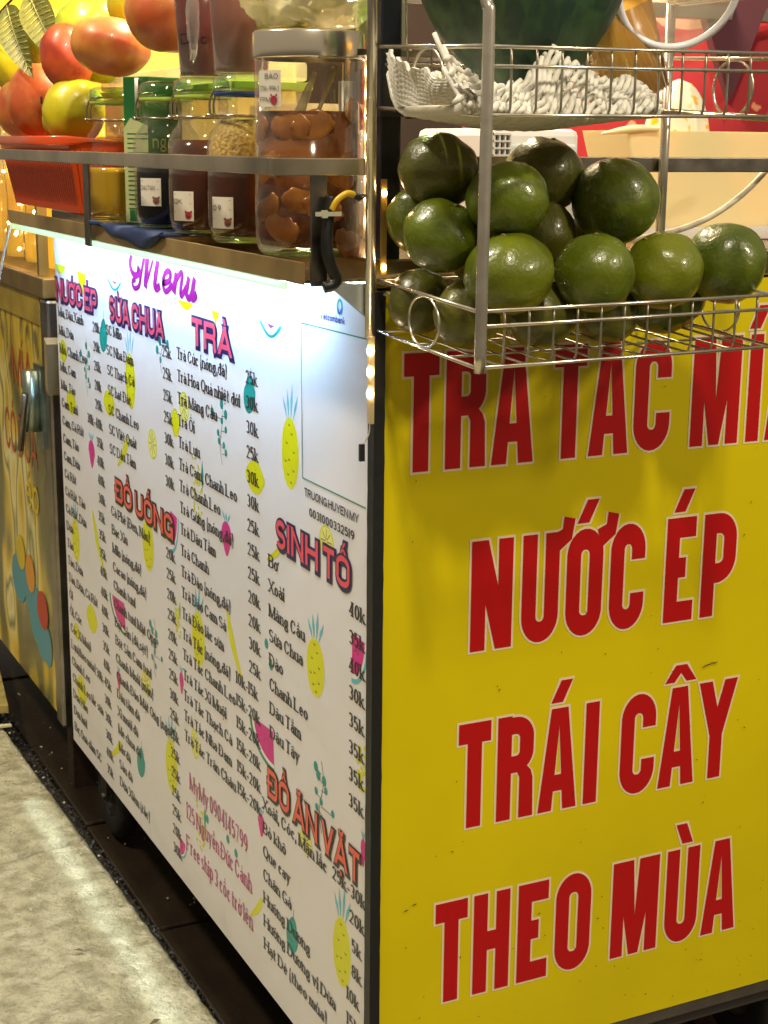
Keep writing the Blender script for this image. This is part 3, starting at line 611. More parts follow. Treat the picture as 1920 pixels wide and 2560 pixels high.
# fruit drawings
MOT = [('pine', 1.031, 0.863, 0.047, 0.079), ('pine', 1.101, 0.633, 0.047, 0.066), ('pine', 1.174, 0.321, 0.046, 0.082), ('pine', 0.424, 0.86, 0.046, 0.079), ('pine', 0.489, 0.628, 0.051, 0.076), ('pine', 0.076, 0.539, 0.046, 0.074), ('pine', 0.705, 0.549, 0.049, 0.075), ('pine', 0.574, 0.316, 0.051, 0.082), ('bana', 0.221, 0.569, 0.075, 0.096), ('banl', 0.375, 0.747, 0.07, 0.059), ('bana', 0.844, 0.582, 0.064, 0.083), ('banl', 0.284, 0.236, 0.074, 0.047), ('banl', 0.911, 0.251, 0.051, 0.046), ('banl', 0.98, 0.735, 0.051, 0.027), ('melo', 0.941, 0.485, 0.084, 0.052), ('melo', 0.323, 0.476, 0.088, 0.054), ('melr', 1.214, 0.675, 0.041, 0.056), ('melr', 0.611, 0.673, 0.039, 0.06), ('melr', 0.618, 0.202, 0.033, 0.031), ('lime', 0.523, 0.784, 0.041, 0.043), ('lime', 0.666, 0.859, 0.038, 0.041), ('lime', 1.131, 0.785, 0.037, 0.035), ('lime', 0.682, 0.39, 0.033, 0.044), ('lime', 1.073, 0.411, 0.037, 0.032), ('lime', 0.461, 0.407, 0.043, 0.04), ('lemn', 0.922, 0.814, 0.055, 0.04), ('lemn', 0.628, 0.832, 0.032, 0.039), ('lemn', 0.308, 0.81, 0.055, 0.039), ('lemn', 0.041, 0.858, 0.043, 0.038), ('lemn', 0.081, 0.777, 0.052, 0.041), ('lemn', 0.162, 0.423, 0.059, 0.049), ('lemn', 0.06, 0.37, 0.041, 0.03), ('lemn', 0.077, 0.268, 0.06, 0.054), ('stra', 0.821, 0.715, 0.041, 0.045), ('stra', 0.198, 0.71, 0.041, 0.046), ('stra', 0.931, 0.372, 0.026, 0.031), ('stra', 1.228, 0.465, 0.014, 0.033), ('stra', 0.629, 0.461, 0.02, 0.033), ('stra', 0.313, 0.362, 0.025, 0.031), ('drop', 0.289, 0.912, 0.042, 0.052), ('drop', 0.907, 0.911, 0.038, 0.046), ('drop', 1.03, 0.271, 0.037, 0.05), ('drop', 0.422, 0.264, 0.041, 0.051), ('cres', 0.357, 0.993, 0.067, 0.015), ('cres', 0.975, 0.994, 0.063, 0.016), ('half', 0.044, 0.994, 0.074, 0.014), ('half', 0.68, 0.994, 0.063, 0.011), ('pbit', 0.174, 0.982, 0.053, 0.035), ('pbit', 0.793, 0.99, 0.029, 0.017), ('grap', 0.715, 0.759, 0.05, 0.075), ('grap', 1.225, 0.56, 0.030, 0.05), ('grap', 0.7, 0.271, 0.048, 0.074), ('grap', 0.62, 0.553, 0.025, 0.051)]
def motif(t, u, z, w, h, fn=LA, seed=0):
    P = Print(fn(.0002)); rn = random.Random(int(u*1000)+seed)
    def leaf(cx, cy, dx, dy, ww, mi): P.poly([(cx, cy), (cx+dx*.5-ww, cy+dy*.55), (cx+dx, cy+dy), (cx+dx*.5+ww, cy+dy*.55)], mi)
    if t == 'pine':
        for dx, hh in ((-.32, .45), (-.12, .62), (.12, .75), (.36, .55)): leaf(u+dx*w*.5, z+h*.46, dx*w*.9, h*hh*.75, w*.07, 1)
        P.oval(u, z, w*1.08, h*1.04, 28, 0, 3); P.oval(u, z, w, h, 28, 0, 0)
        for a, b in ((.1, .3), (-.2, .15), (.22, .05), (-.05, -.08), (-.28, -.12), (.2, -.22), (-.12, -.3), (.05, -.4), (-.05, .42)):
            P.stroke([(u+a*w+.0022*math.cos(q), z+b*h+.0022*math.sin(q)) for q in [PI+PI*k/5 for k in range(6)]], .0006, .0006, False, 2)
        return P.build('printed_pineapple', [LIME, SKYB, INK, PALEY], banner)
    if t in ('bana', 'banl'):
        sgn = 1 if t == 'bana' else -1; c = []
        for k in range(13):
            a = k/12; c.append((u+sgn*(-w*.42+w*.84*a**.8*(1) ), z+h*.48-h*.96*a-(0 if True else 0)))
        Lp = []; Rp = []
        for k, (x, y) in enumerate(c):
            a = k/12; ww = w*.30*math.sin(PI*min(max(a*.88+.06, 0), 1))**.7; bow = -sgn*w*.16*math.sin(PI*a)
            Lp.append((x+bow-ww*.5, y)); Rp.append((x+bow+ww*.5, y))
        P.strip(Lp, Rp); return P.build('printed_banana', LIME, banner)
    if t in ('melo', 'melr'):
        s_ = 1 if t == 'melo' else -1
        def arcpts(r): return [(u+s_*(w*.35-r*w*.9*math.cos(a)), z+h*.45-r*h*.95*math.sin(a)) for a in [0.02+PI*.52*k/12 for k in range(13)]]
        for r, mi in ((1.0, 1), (.90, 2), (.80, 0)): P.poly(arcpts(r)+[(u+s_*w*.38, z+h*.5)], mi)
        for k in range(7): P.oval(u+s_*(w*.35-rn.uniform(.15, .6)*w*.6), z+h*.42-rn.uniform(.1, .6)*h*.6, .0014, .0028, 6, 0, 3)
        return P.build('printed_watermelon_slice', [MAGENTA, GREENI if t == 'melo' else SKYB, WHITEI, INK], banner)
    if t == 'lime':
        P.oval(u, z, w, h, 26, 0, 0); P.oval(u, z, w*.86, h*.88, 26, 0, 1)
        for k in range(8):
            a = 2*PI*k/8; P.stroke([(u+w*.06*math.cos(a), z+h*.06*math.sin(a)), (u+w*.38*math.cos(a), z+h*.38*math.sin(a))], .0005, .0005, False, 2)
        return P.build('printed_lime_slice', [LIME, PALEY, INK], banner)
    if t == 'lemn':
        P.poly([(u+w*.5*math.copysign(abs(math.cos(a))**1.05, math.cos(a))*(1+.12*(abs(math.cos(a)) > .96)), z+h*.5*math.sin(a)) for a in [2*PI*k/28 for k in range(28)]])
        for k in range(10): P.oval(u-w*.1+rn.uniform(-.2, .2)*w, z+h*.25+rn.uniform(-.12, .12)*h, .0009, .0012, 5, 0, 1)
        return P.build('printed_lemon', [LIME, INK], banner)
    if t == 'stra':
        for dx in (-.3, 0, .3): leaf(u+dx*w*.3, z+h*.46, dx*w*.9, h*.32, w*.08, 1)
        P.poly([(u+w*.5*math.cos(a)*(1-.35*(1-math.sin(a))/2*(1 if math.sin(a) < 0 else 0)-.2*(1-math.sin(a))/2), z+h*.5*math.sin(a)) for a in [2*PI*k/26 for k in range(26)]])
        for k in range(8): P.oval(u+rn.uniform(-.25, .25)*w, z+rn.uniform(-.25, .35)*h, .0009, .0018, 5, 0, 2)
        return P.build('printed_strawberry', [MAGENTA, SKYB, INK], banner)
    if t == 'drop':
        P.poly([(u+w*.5*math.cos(a)*(.75 if math.sin(a) > .3 else 1)+w*.1*math.sin(a), z+h*.5*math.sin(a)) for a in [2*PI*k/24 for k in range(24)]]); P.stroke([(u+w*.1, z+h*.48), (u+w*.14, z+h*.72)], .0006, .0006)
        return P.build('printed_mango', [TEAL], banner)
    if t == 'cres':
        c = [(u-w*.5+w*k/12, z+h*.5-h*.9*math.sin(PI*k/12)) for k in range(13)]; P.stroke(c, .004, .0018); P.poly([(u-w*.2, z+h*.5), (u, z+h*.15), (u+w*.22, z+h*.4)], 1)
        return P.build('printed_melon_rind', [SKYB if False else TEAL, MENU], banner)
    if t == 'half':
        P.poly([(u-w*.5, z+h*.5)]+[(u-w*.5+w*k/10, z+h*.5-h*math.sin(PI*k/10)) for k in range(1, 10)]+[(u+w*.5, z+h*.5)]); return P.build('printed_lemon_wedge', [LIME], banner)
    if t == 'pbit':
        P.poly([(u-w*.45, z+h*.5), (u-w*.3, z-h*.1), (u-w*.1, z-h*.1), (u-w*.08, z-h*.5), (u+w*.15, z-h*.5), (u+w*.17, z-h*.05), (u+w*.4, z), (u+w*.45, z+h*.45)]); return P.build('printed_pineapple_piece', [LIME], banner)
    if t == 'grap':
        for k in range(34):
            a, b = rn.uniform(-.45, .45), rn.uniform(-.5, .5)
            if abs(a) > .5-abs(b)*.25: continue
            P.oval(u+a*w, z+b*h, .0062, .0050, 10, 0, 0)
        leaf(u+w*.35, z+h*.0, w*.05, h*.55, w*.09, 1)
        return P.build('printed_grapes', [PALEY if False else LIME, TEAL], banner)
for m_ in MOT: motif(*m_)
SPR = [[(0.188, 0.884), (0.203, 0.872), (0.154, 0.868), (0.19, 0.861), (0.175, 0.845), (0.202, 0.851), (0.18, 0.834), (0.195, 0.83), (0.202, 0.822)], [(0.569, 0.935), (0.602, 0.935), (0.556, 0.922), (0.57, 0.91)], [(0.811, 0.885), (0.825, 0.874), (0.777, 0.87), (0.811, 0.864), (0.797, 0.847), (0.825, 0.855), (0.8, 0.837), (0.817, 0.834), (0.824, 0.826)], [(0.49, 0.509), (0.498, 0.501), (0.517, 0.5), (0.494, 0.48), (0.522, 0.489), (0.508, 0.471), (0.541, 0.469), (0.495, 0.459), (0.511, 0.449)], [(1.102, 0.516), (1.109, 0.508), (1.125, 0.507), (1.103, 0.487), (1.13, 0.497), (1.117, 0.479), (1.105, 0.468), (1.149, 0.477), (1.118, 0.459)], [(0.954, 0.617), (0.968, 0.594)], [(0.809, 0.301), (0.839, 0.294)], [(0.728, 0.296)]]
for g in SPR:
    P = Print(LA(.0003)); cx = sum(a for a, b in g)/len(g); zs = [b for a, b in g]
    if len(g) > 2: P.stroke([(cx+.006*math.sin(q*.8), max(zs)+.012-(max(zs)-min(zs)+.03)*q/8) for q in range(9)], .0005, .0005, False, 1)
    for k, (a, b) in enumerate(g):
        P.oval(a, b, .0115 if k < 3 else .009, .0125 if k < 3 else .009, 16, 0, 0)
        if len(g) > 2: P.stroke([(cx, b-.004), (a, b-.003)], .0004, .0004, False, 1)
    P.build('printed_leaf_sprig', [TEAL, INK], banner)
# ---- yellow panel (plane y = 0)
panel = MB().box((.010, .0, .192), (CW, .010, 1.061)).build('front_panel', YELLOW, cart); panel['label'] = 'yellow panel with large red lettering'
# rough scuffs and specks
LB = lambda off: (lambda x, z, k: (x, -(off+k*3e-6), z))
A_ = ANTON
LINES = [
 (.8802, [('T',.0304,.0394),('R',.0780,.0460),('À',.1318,.0497),('T',.2052,.0392),('Ắ',.2500,.0498),('C',.3065,.0464),('M',.3820,.0645),('Í',.4582,.0174),('A',.4849,.0500)]),
 (.6810, [('N',.1118,.0499),('Ư',.1736,.0455),('Ớ',.2288,.0462),('C',.2850,.0450),('É',.3586,.0392),('P',.4092,.0460)]),
 (.4812, [('T',.1010,.0394),('R',.1491,.0458),('Á',.2021,.0498),('I',.2614,.0176),('C',.3096,.0466),('Â',.3631,.0500),('Y',.4190,.0475)]),
 (.2780, [('T',.0768,.0398),('H',.1246,.0460),('E',.1815,.0394),('O',.2312,.0473),('M',.3080,.0646),('Ù',.3838,.0466),('A',.4380,.0500)])]
for z, gl in LINES:
    for mi, (ex, off, mt, nm) in enumerate(((.0026, .0004, CREAMI, 'letter_outline'), (0, .0009, RED, 'red_letters'))):
        P = Print(LB(off))
        for c, x, w in gl: char(P, c, x, z, .120, A_, w, ex)
        P.build(nm, mt, panel)
P = Print(LB(.0014))
for _ in range(240):
    x, z = random.uniform(.03, .62), random.choice([random.uniform(.2, .95), random.triangular(.195, .45, .2)]); s = random.choice([.0003, .0004, .0006, .0010, .0014]); P.oval(x, z, s*random.uniform(1, 2.5), s, 7, random.uniform(0, 3))
for x, z in ((.42, .622), (.425, .623), (.43, .6245), (.435, .624), (.04, .40), (.05, .405)): P.oval(x, z, .006, .0016, 9, random.uniform(-.2, .5))
P.build('dirt_specks', mat('dirt', (.06, .05, .01), .7), panel)['kind'] = 'stuff'
# black edging on the corner, ragged
ed = MB(); pts = []
n = 60
for i in range(n+1):
    z = .15+(1.062-.15)*i/n; w = .0085+.0007*noise.noise(Vector((0, 0, z*60))); d = .003+.0005*noise.noise(Vector((0, 5, z*40)))
    pts.append([(-d, .0115, z), (-d, -.0025, z), (w, -.0035, z), (w, .002, z)])
vs = [p for r in pts for p in r]; fs = [(i*4+k, i*4+k+1, (i+1)*4+k+1, (i+1)*4+k) for i in range(n) for k in range(3)]
ed.add(vs, fs); ed.build('corner_edging', BLACKT, cart)
# black upright behind the corner and its tie
bevel(MB().box((.010, .014, 1.088), (.032, .036, 1.75)).build('corner_upright', BLACKP, cart), .002)
tie = MB(); tie.box((.006, .008, 1.2255), (.035, .040, 1.2285)); tie.box((.036, .008, 1.2240), (.042, .014, 1.2300)); tie.box((.042, .009, 1.2258), (.052, .012, 1.2282))
tag(tie.build('cable_tie', mat('black_nylon', (.012, .012, .014), .4)), 'black cable tie round the dark upright beside the topmost oranges', 'cable tie')
# side shelf carrying jars and basket
sh = MB(); sh.box((-.070, .012, 1.0705), (0, 1.245, 1.0735)); bevel(sh.build('side_shelf', STEELW, cart), .0006); bevel(MB().box((-.0735, .010, 1.0695), (-.0705, 1.245, 1.0905)).build('shelf_lip', mat('amber_reflection_lip', (.74, .52, .22), .28, .6, var=.6, vscale=8, bump=.3, bscale=14), cart), .0006)  # lip: amber tone and patches stand in for reflections on steel
MB().hexa([(-.012, .006, 1.040), (-.004, .006, 1.034), (-.004, .010, 1.034), (-.012, .010, 1.040), (-.048, .006, 1.069), (-.004, .006, 1.069), (-.004, .010, 1.069), (-.048, .010, 1.069)]).build('corner_gusset', mat('foil_gusset', (.55, .62, .66), .25, .6, bump=.5, bscale=40), cart)
for y in (.735,): bevel(MB().box((-.0815, y-.013, 1.062), (-.0785, y+.013, 1.178)).build('rail_bracket', STEELD, cart), .0006)
bevel(MB().box((-.0665, .004, 1.068), (-.0500, .0075, 1.172)).build('rail_bracket', STEELD, cart), .0006)
RA = mat('guard_rail_steel', (.84, .74, .58), .26, .92, var=.62, vscale=7, bump=.4, bscale=11)  # bright and dark patches in the colour imitate reflections
bevel(MB().box((-.105, .018, 1.1715), (-.093, 1.9, 1.1875)).build('guard_rail', RA, cart), .001)
bevel(MB().box((-.105, .004, 1.1710), (-.010, .0165, 1.1870)).build('guard_rail', RA, cart), .001)
bevel(MB().box((.03, -.004, 1.1745), (CW, .006, 1.1895)).build('guard_rail', STEELD, cart), .001)
for x in (.18, .70): bevel(MB().box((x, -.002, 1.09), (x+.012, .004, 1.176)).build('rail_bracket', STEELD, cart), .0006)
bevel(MB().box((.30, .60, 1.385), (CW+.6, .62, 1.405)).build('upper_rail', STEEL, cart), .001)
# LED tube under the shelf
LEDM = mat('led_tube', (.9, .95, 1), .3, emit=(.42, .67, 1.0), estr=165)
led = thing('led_strip', 'bright cool white light strip under the jar shelf above the menu', 'light strip')
MB().tube([(-.050, .120, 1.0640), (-.050, 1.20, 1.0640)], .0042, 10).build('light_tube', LEDM, led)
MB().box((-.0735, .055, 1.0610), (-.0700, 1.235, 1.0685)).build('diffuser_edge', mat('green_edge', (.62, .80, .58), .2, trans=.5, emit=(.62, .85, .55), estr=.45), led)
MB().box((-.066, .085, 1.0675), (-.030, 1.20, 1.0700)).build('housing', mat('led_housing', (.6, .65, .6), .3), led)
# warm LED beads at the corner
bead = thing('led_string', 'warm white bead lights on a strip hanging at the cart corner', 'light string')
BEM = mat('led_bead', (1, .8, .5), .3, emit=(1, .62, .28), estr=60); BCORE = mat('led_core', (1, .9, .7), .3, emit=(1, .78, .5), estr=55)
MB().box((-.0120, -.0125, .935), (-.0075, -.0060, 1.020)).build('strip_backing', mat('silicone_strip', (.55, .45, .25), .3, trans=.3), bead)
for z in (1.0065, .9860, .9650):
    MB().lathe([(0, -.0046), (.0024, -.0040), (.0034, 0), (.0024, .0040), (0, .0046)], (-.0118, -.0118, z), 14).build('bead', BCORE, bead)
MB().tube(smoothpath([(-.011, -.010, .935), (-.012, -.010, .925), (-.016, -.008, .915), (-.020, -.008, .900)], 4), .0007, 6).build('lead_wire', mat('wire_clear', (.5, .45, .4), .4), bead)
MB().box((-.021, -.010, .898), (-.016, -.006, .915)).build('tape_end', BLACKT, bead)
bead2 = thing('led_string', 'gold backed light strip running up behind the chrome corner post', 'light string')
MB().box((.0015, -.0060, 1.078), (.0075, -.0040, 1.168)).build('strip_backing', mat('gold_strip', (.62, .40, .12), .35, .6, bump=.8, bscale=90), bead2)
for z in (1.085, 1.155): MB().lathe([(0, -.003), (.0018, -.0025), (.0022, 0), (.0018, .0025), (0, .003)], (.0045, -.0065, z), 12).build('bead', BEM, bead2)

bead3 = thing('led_string', 'warm bead lights on a strip standing behind the big peach jar', 'light string')
MB().box((.076, .191, 1.100), (.084, .193, 1.290)).build('strip_backing', mat('pale_strip', (.5, .42, .25), .4), bead3)
for z in (1.1187, 1.1408, 1.1630, 1.1852, 1.2075, 1.2300, 1.2522, 1.2745): MB().lathe([(0, -.003), (.0020, -.0025), (.0027, 0), (.0020, .0025), (0, .003)], (.080, .1885, z), 12).build('bead', BCORE, bead3)

# ------------------------------------------------------------ wire rack with two baskets
rack = thing('wire_rack', 'chrome two tier wire rack hooked to the front of the cart', 'wire rack', (0, -.1, 1.0))
RW = .322
def post(x, y, z0, z1, tl=0):
    b = MB(); b.tube([(x, y, z0), (x+tl, y, z1)], .0050, 18); return b.build('post', CHROME, rack)
post(-.0085, -.004, 1.0185, 1.80); post(RW, -.010, 1.0185, 1.34)
# front posts curve back over the top at 1.33
b = MB(); b.tube(smoothpath([(.0, -.205, 1.0100), (.0005, -.205, 1.15), (.001, -.205, 1.29), (.000, -.203, 1.312), (-.004, -.192, 1.330), (-.006, -.16, 1.340), (-.0085, -.02, 1.342)], 6), .0052, 18); b.build('post', CHROME, rack)
b = MB(); b.tube(smoothpath([(RW+.012, -.205, 1.0100), (RW+.012, -.205, 1.29), (RW+.010, -.203, 1.312), (RW+.008, -.192, 1.330), (RW+.005, -.16, 1.340), (RW, -.01, 1.342)], 6), .0052, 18); b.build('post', CHROME, rack)
def wire(name, pts, r=.0013, m_=CHROME, n=8): return MB().tube(pts, r, n).build(name, m_, rack)
def basket(zr, z1, zm, zf, slope):
    # zr..: rear values; front lower by slope ; x slope
    X0, X1 = .004, RW+.008; sx = .012
    zt = lambda x, y, z: z+slope*(y)+(x-X0)*sx*1.0
    yf, yb = -.200, -.008
    for z in (z1, zm, zf): wire('rail', [(X0, yf, zt(X0, yf, z)), (X1, yf, zt(X1, yf, z))], .0016)
    for z in (z1, zm): wire('rail', [(X0, yb, zt(X0, yb, z)), (X1, yb, zt(X1, yb, z))], .0014, WIRED)
    wire('rail', [(X0, yb, zt(X0, yb, zf)), (X1, yb, zt(X1, yb, zf))], .0014, WIRED)
    for xx in (X0-.004, X1+.004):
        wire('side_rail', [(xx, -.004, zt(X0, 0, z1)), (xx, -.200, zt(X0, -.2, z1))], .0019); wire('side_rail', [(xx, -.004, zt(X0, 0, zf)), (xx, -.200, zt(X0, -.2, zf))], .0019)
        yc = -.100; zc = (zt(X0, yc, z1)+zt(X0, yc, zf))/2; rr = (z1-zf)/2-.001
        MB().tube([(xx, yc+.030*math.cos(a), zc+rr*math.sin(a)) for a in [2*PI*k/36 for k in range(36)]], .0014, 8, True).build('side_ring', CHROME, rack)
    proto = None; x = .027
    while x < X1:
        z0 = zt(x, yf, 0)
        pts = smoothpath([(x, yf+.0016, z1+z0), (x, yf+.0016, zf+z0+.012), (x, yf+.004, zf+z0+.003), (x, yf+.014, zf+z0), (x, -.1, zf+zt(x, -.1, 0)), (x, yb-.014, zf+zt(x, yb, 0)), (x, yb-.004, zf+zt(x, yb, 0)+.004), (x, yb, zf+zt(x, yb, 0)+.014), (x, yb, z1+zt(x, yb, 0))], 3)
        wire('cross_wire', pts, .00115, WIRED, 6); x += .02480
    for k in range(1, 3): y = yf+(yb-yf)*k/3; wire('floor_wire', [(X0, y, zt(X0, y, zf)-.002), (X1, y, zt(X1, y, zf)-.002)], .0012, WIRED, 6)
basket(0, 1.0730, 1.0600, 1.0245, .055)
basket(0, 1.2880, 1.2725, 1.2330, .045)

# ------------------------------------------------------------ fruit
def blob(name, c, r, seed, m_, n=40, bumpy=.02, tilt=0, axis='Y', dent=0.0, squash=0.0, shape=None, parent=None, rotz=0.0):
    """ellipsoid fruit with uneven skin; r = (rx, ry, rz); dent = dimple at the stem end"""
    vs = []; fs = []; m2 = n//2
    Rm = Matrix.Rotation(rotz, 3, 'Z') @ Matrix.Rotation(tilt, 3, axis)
    for j in range(m2+1):
        ph = PI*j/m2
        for i in range(n):
            th = 2*PI*i/n; d = Vector((math.sin(ph)*math.cos(th), math.sin(ph)*math.sin(th), math.cos(ph)))
            k = 1+bumpy*noise.noise(d*2.1+Vector((seed, 0, 0)))*2+bumpy*.35*noise.noise(d*6+Vector((0, seed, 0)))
            if dent: k -= dent*math.exp(-(ph/.28)**2)+dent*.4*math.exp(-((PI-ph)/.22)**2)
            if shape: k *= shape(d)
            v = Vector((d.x*r[0], d.y*r[1], d.z*r[2]))*k; vs.append(Rm @ v)
    for j in range(m2):
        for i in range(n): fs.append((j*n+i, j*n+(i+1) % n, (j+1)*n+(i+1) % n, (j+1)*n+i))
    mb = MB(); mb.add([v+Vector(c) for v in vs], fs, True)
    return mb.build(name, m_, parent)
def skin(name, a, b_, c=None, sc=14, rough=.35, bump=.35, bsc=420, spots=0.0, coat=.15, lo=.38, hi=.62, coatr=0):
    M = mat(name, a, rough, col2=b_, vscale=sc, detail=5, bump=bump, bscale=bsc, lo=lo, hi=hi, bdist=.0008, coat=coat)
    if spots:
        nt = M.node_tree; b = nt.nodes['Principled BSDF']; g = nt.nodes['Geometry']; v = nt.nodes.new('ShaderNodeTexNoise'); v.inputs['Scale'].default_value = 260; v.inputs['Detail'].default_value = 2
        nt.links.new(g.outputs['Position'], v.inputs['Vector']); r = nt.nodes.new('ShaderNodeValToRGB'); r.color_ramp.elements[0].position = .68; r.color_ramp.elements[1].position = .78
        r.color_ramp.elements[0].color = (0, 0, 0, 1); r.color_ramp.elements[1].color = (spots, spots, spots, 1); nt.links.new(v.outputs[0], r.inputs[0])
        mx = nt.nodes.new('ShaderNodeMix'); mx.data_type = 'RGBA'; src = b.inputs['Base Color'].links[0].from_socket; nt.links.new(r.outputs[0], mx.inputs[0]); nt.links.new(src, mx.inputs[6]); mx.inputs[7].default_value = (.75, .6, .3, 1); nt.links.new(mx.outputs[2], b.inputs['Base Color'])
    return M
GO = [skin('green_peel_a', (.112, .150, .004), (.052, .080, .005), bsc=210, bump=.95, rough=.34, sc=17, lo=.3, hi=.72, coat=.35), skin('green_peel_b', (.160, .185, .005), (.078, .105, .005), bsc=210, bump=.95, rough=.32, sc=17, lo=.3, hi=.72, coat=.35), skin('green_peel_c', (.125, .120, .010), (.062, .070, .008), bsc=210, bump=.95, rough=.36, sc=20, lo=.25, hi=.75, coat=.25)]
SCAR = mat('stem_button', (.16, .13, .04), .7, bump=.5, bscale=500)
OR = [('a', .0345, -.060, 1.1766, .0363, .0330, 2, .3, 'dusky green orange at the top of the pile beside the dark upright'), ('b', .0680, -.128, 1.1524, .0385, .0325, 0, -.25, 'green orange with a light patch behind the front post, second layer'), ('c', .1501, -.055, 1.1723, .0365, .0350, 2, .2, 'brownish green orange highest in the middle of the pile'), ('d', .2036, -.100, 1.1495, .0400, .0392, 0, .1, 'biggest dark green orange at the right of the upper layer'),
 ('e', .0215, -.090, 1.1195, .0348, .0318, 0, .1, 'green orange with a bright rim at the left end, middle layer'), ('f', .0590, -.150, 1.0889, .0400, .0350, 1, .2, 'olive green orange with a reddish underside behind the front post'), ('g', .1499, -.150, 1.0871, .0361, .0350, 0, 0, 'green orange with one small glint, second from the post in the front row'), ('h', .2340, -.140, 1.0861, .0362, .0351, 1, .15, 'bright yellow green orange with a glossy shoulder in the front row'), ('i', .3180, -.125, 1.0900, .0381, .0380, 0, .2, 'green orange at the right end of the front row, lit from the right'),
 ('j', .1400, -.070, 1.1180, .0320, .0320, 2, 0, 'shadowed green orange deep in the gap of the middle layer'), ('k', .0230, -.045, 1.0560, .0270, .0300, 2, 0, 'dark green orange seen through the side ring at the bottom left'), ('l', .0345, -.118, 1.0500, .0290, .0300, 2, .1, 'bluish dark green orange low behind the front post'), ('m', .1150, -.115, 1.0460, .0324, .0290, 2, 0, 'dark green orange on the basket floor left of centre'), ('n', .1980, -.100, 1.0445, .0334, .0270, 2, 0, 'dark green orange on the basket floor in the middle'), ('o', .2900, -.075, 1.0480, .0370, .0280, 0, 0, 'olive orange on the basket floor towards the right end'),
 ('p', .0260, -.030, 1.1312, .0260, .0290, 1, 0, 'half hidden yellowish orange against the dark upright'), ('q', .2150, -.045, 1.1050, .033, .031, 2, 0, 'shadowed green orange at the back below the biggest one'), ('r', .0800, -.055, 1.1050, .033, .031, 2, 0, 'shadowed green orange at the back left of the middle layer')]
for k, (n_, x, y, z, rx, rz, mi, tl, lab) in enumerate(OR):
    rx *= 1.045; rz *= 1.045
    o = blob('green_orange', (x, y, z), (rx, (rx+rz)/2, rz), k*3.7, GO[mi], tilt=tl+.5*math.sin(k*2.1), bumpy=.030, dent=.035, rotz=k*1.3)
    Mq = Matrix.Rotation(k*1.3, 3, 'Z') @ Matrix.Rotation(tl+.5*math.sin(k*2.1), 3, 'Y'); dd = Mq @ Vector((0, 0, rz*.962))
    blob('stem_button', Vector((x, y, z))+dd, (.0026, .0026, .0012), k, SCAR, 12, .1, parent=o); tag(o, lab, 'green orange', 'green oranges piled in the lower wire basket')
# watermelon (upright, in the upper basket)
WM = bpy.data.materials.new('watermelon_rind'); WM.use_nodes = True; nt = WM.node_tree; b = nt.nodes['Principled BSDF']; b.inputs['Roughness'].default_value = .42
tc = nt.nodes.new('ShaderNodeTexCoord'); mp = nt.nodes.new('ShaderNodeMapping'); mp.inputs['Scale'].default_value = (34, 34, 9); n_ = nt.nodes.new('ShaderNodeTexNoise'); n_.inputs['Scale'].default_value = 1.6; n_.inputs['Detail'].default_value = 6; n_.inputs['Distortion'].default_value = 1.2
r_ = nt.nodes.new('ShaderNodeValToRGB'); r_.color_ramp.elements[0].position = .42; r_.color_ramp.elements[0].color = (.018, .050, .032, 1); r_.color_ramp.elements[1].position = .62; r_.color_ramp.elements[1].color = (.045, .105, .040, 1)
nt.links.new(tc.outputs['Object'], mp.inputs[0]); nt.links.new(mp.outputs[0], n_.inputs[0]); nt.links.new(n_.outputs[0], r_.inputs[0]); nt.links.new(r_.outputs[0], b.inputs['Base Color'])
wmn = blob('watermelon', (.090, -.105, 1.370), (.100, .086, .134), 9, WM, 56, .006, tilt=-.08, shape=lambda d: 1-.16*max(0, -d.z)**2*(1-abs(d.z)**6)); tag(wmn, 'large dark green watermelon standing in the upper wire basket', 'watermelon')
# foam fruit net draped round it
FOAM = mat('white_foam', (.74, .72, .64), .6, bump=.2, bscale=300, sss=.1)
net = MB(); rn = random.Random(3)
TOP = [(-.022, 1.292), (-.008, 1.274), (.012, 1.258), (.035, 1.250), (.062, 1.252), (.085, 1.266), (.103, 1.284), (.122, 1.276), (.150, 1.266), (.185, 1.256), (.215, 1.262), (.245, 1.250)]
def topz(x):
    for (xa, za), (xb, zb_) in zip(TOP, TOP[1:]):
        if xa <= x <= xb: return za+(zb_-za)*(x-xa)/(xb-xa)
    return TOP[0][1] if x < 0 else TOP[-1][1]
def netp(x, v, d=0.0):
    xo_ = x; x0_ = x
    z0 = 1.2330-.010*math.sin(max(0, min(1, (x+.02)/.265))*PI); z = z0+(topz(x)-z0)*v
    y = -.190+.022*v+.016*(1-math.sin(max(0, min(1, (x+.022)/.267))*PI))*v+.0025*math.sin(x*190+v*3)+d
    return Vector((x*.80 if x > 0 else x, y, z+.0015*math.sin(x*260+v*5)))
for k in range(-14, 38):      # fat slanting strands
    x0 = -.022+k*.0098; pts = []
    for q in range(13):
        v = q/12; x = x0+.050*v+.002*math.sin(q*.9+k)
        if -.022 <= x <= .245: pts.append(netp(x, v, -.0015))
    if len(pts) > 4: net.tube(pts, .0024, 7, rs=[(.0022+.0010*abs(math.sin(q*1.5+k*.7)))*(.75 if q in (0, len(pts)-1) else 1) for q in range(len(pts))])
for k in range(0, 46):        # crossing strands behind them
    x0 = -.022+k*.0100; pts = []
    for q in range(9):
        v = q/8; x = x0-.020*v
        if -.022 <= x <= .245: pts.append(netp(x, v, .0012))
    if len(pts) > 3: net.tube(pts, .0021, 6)
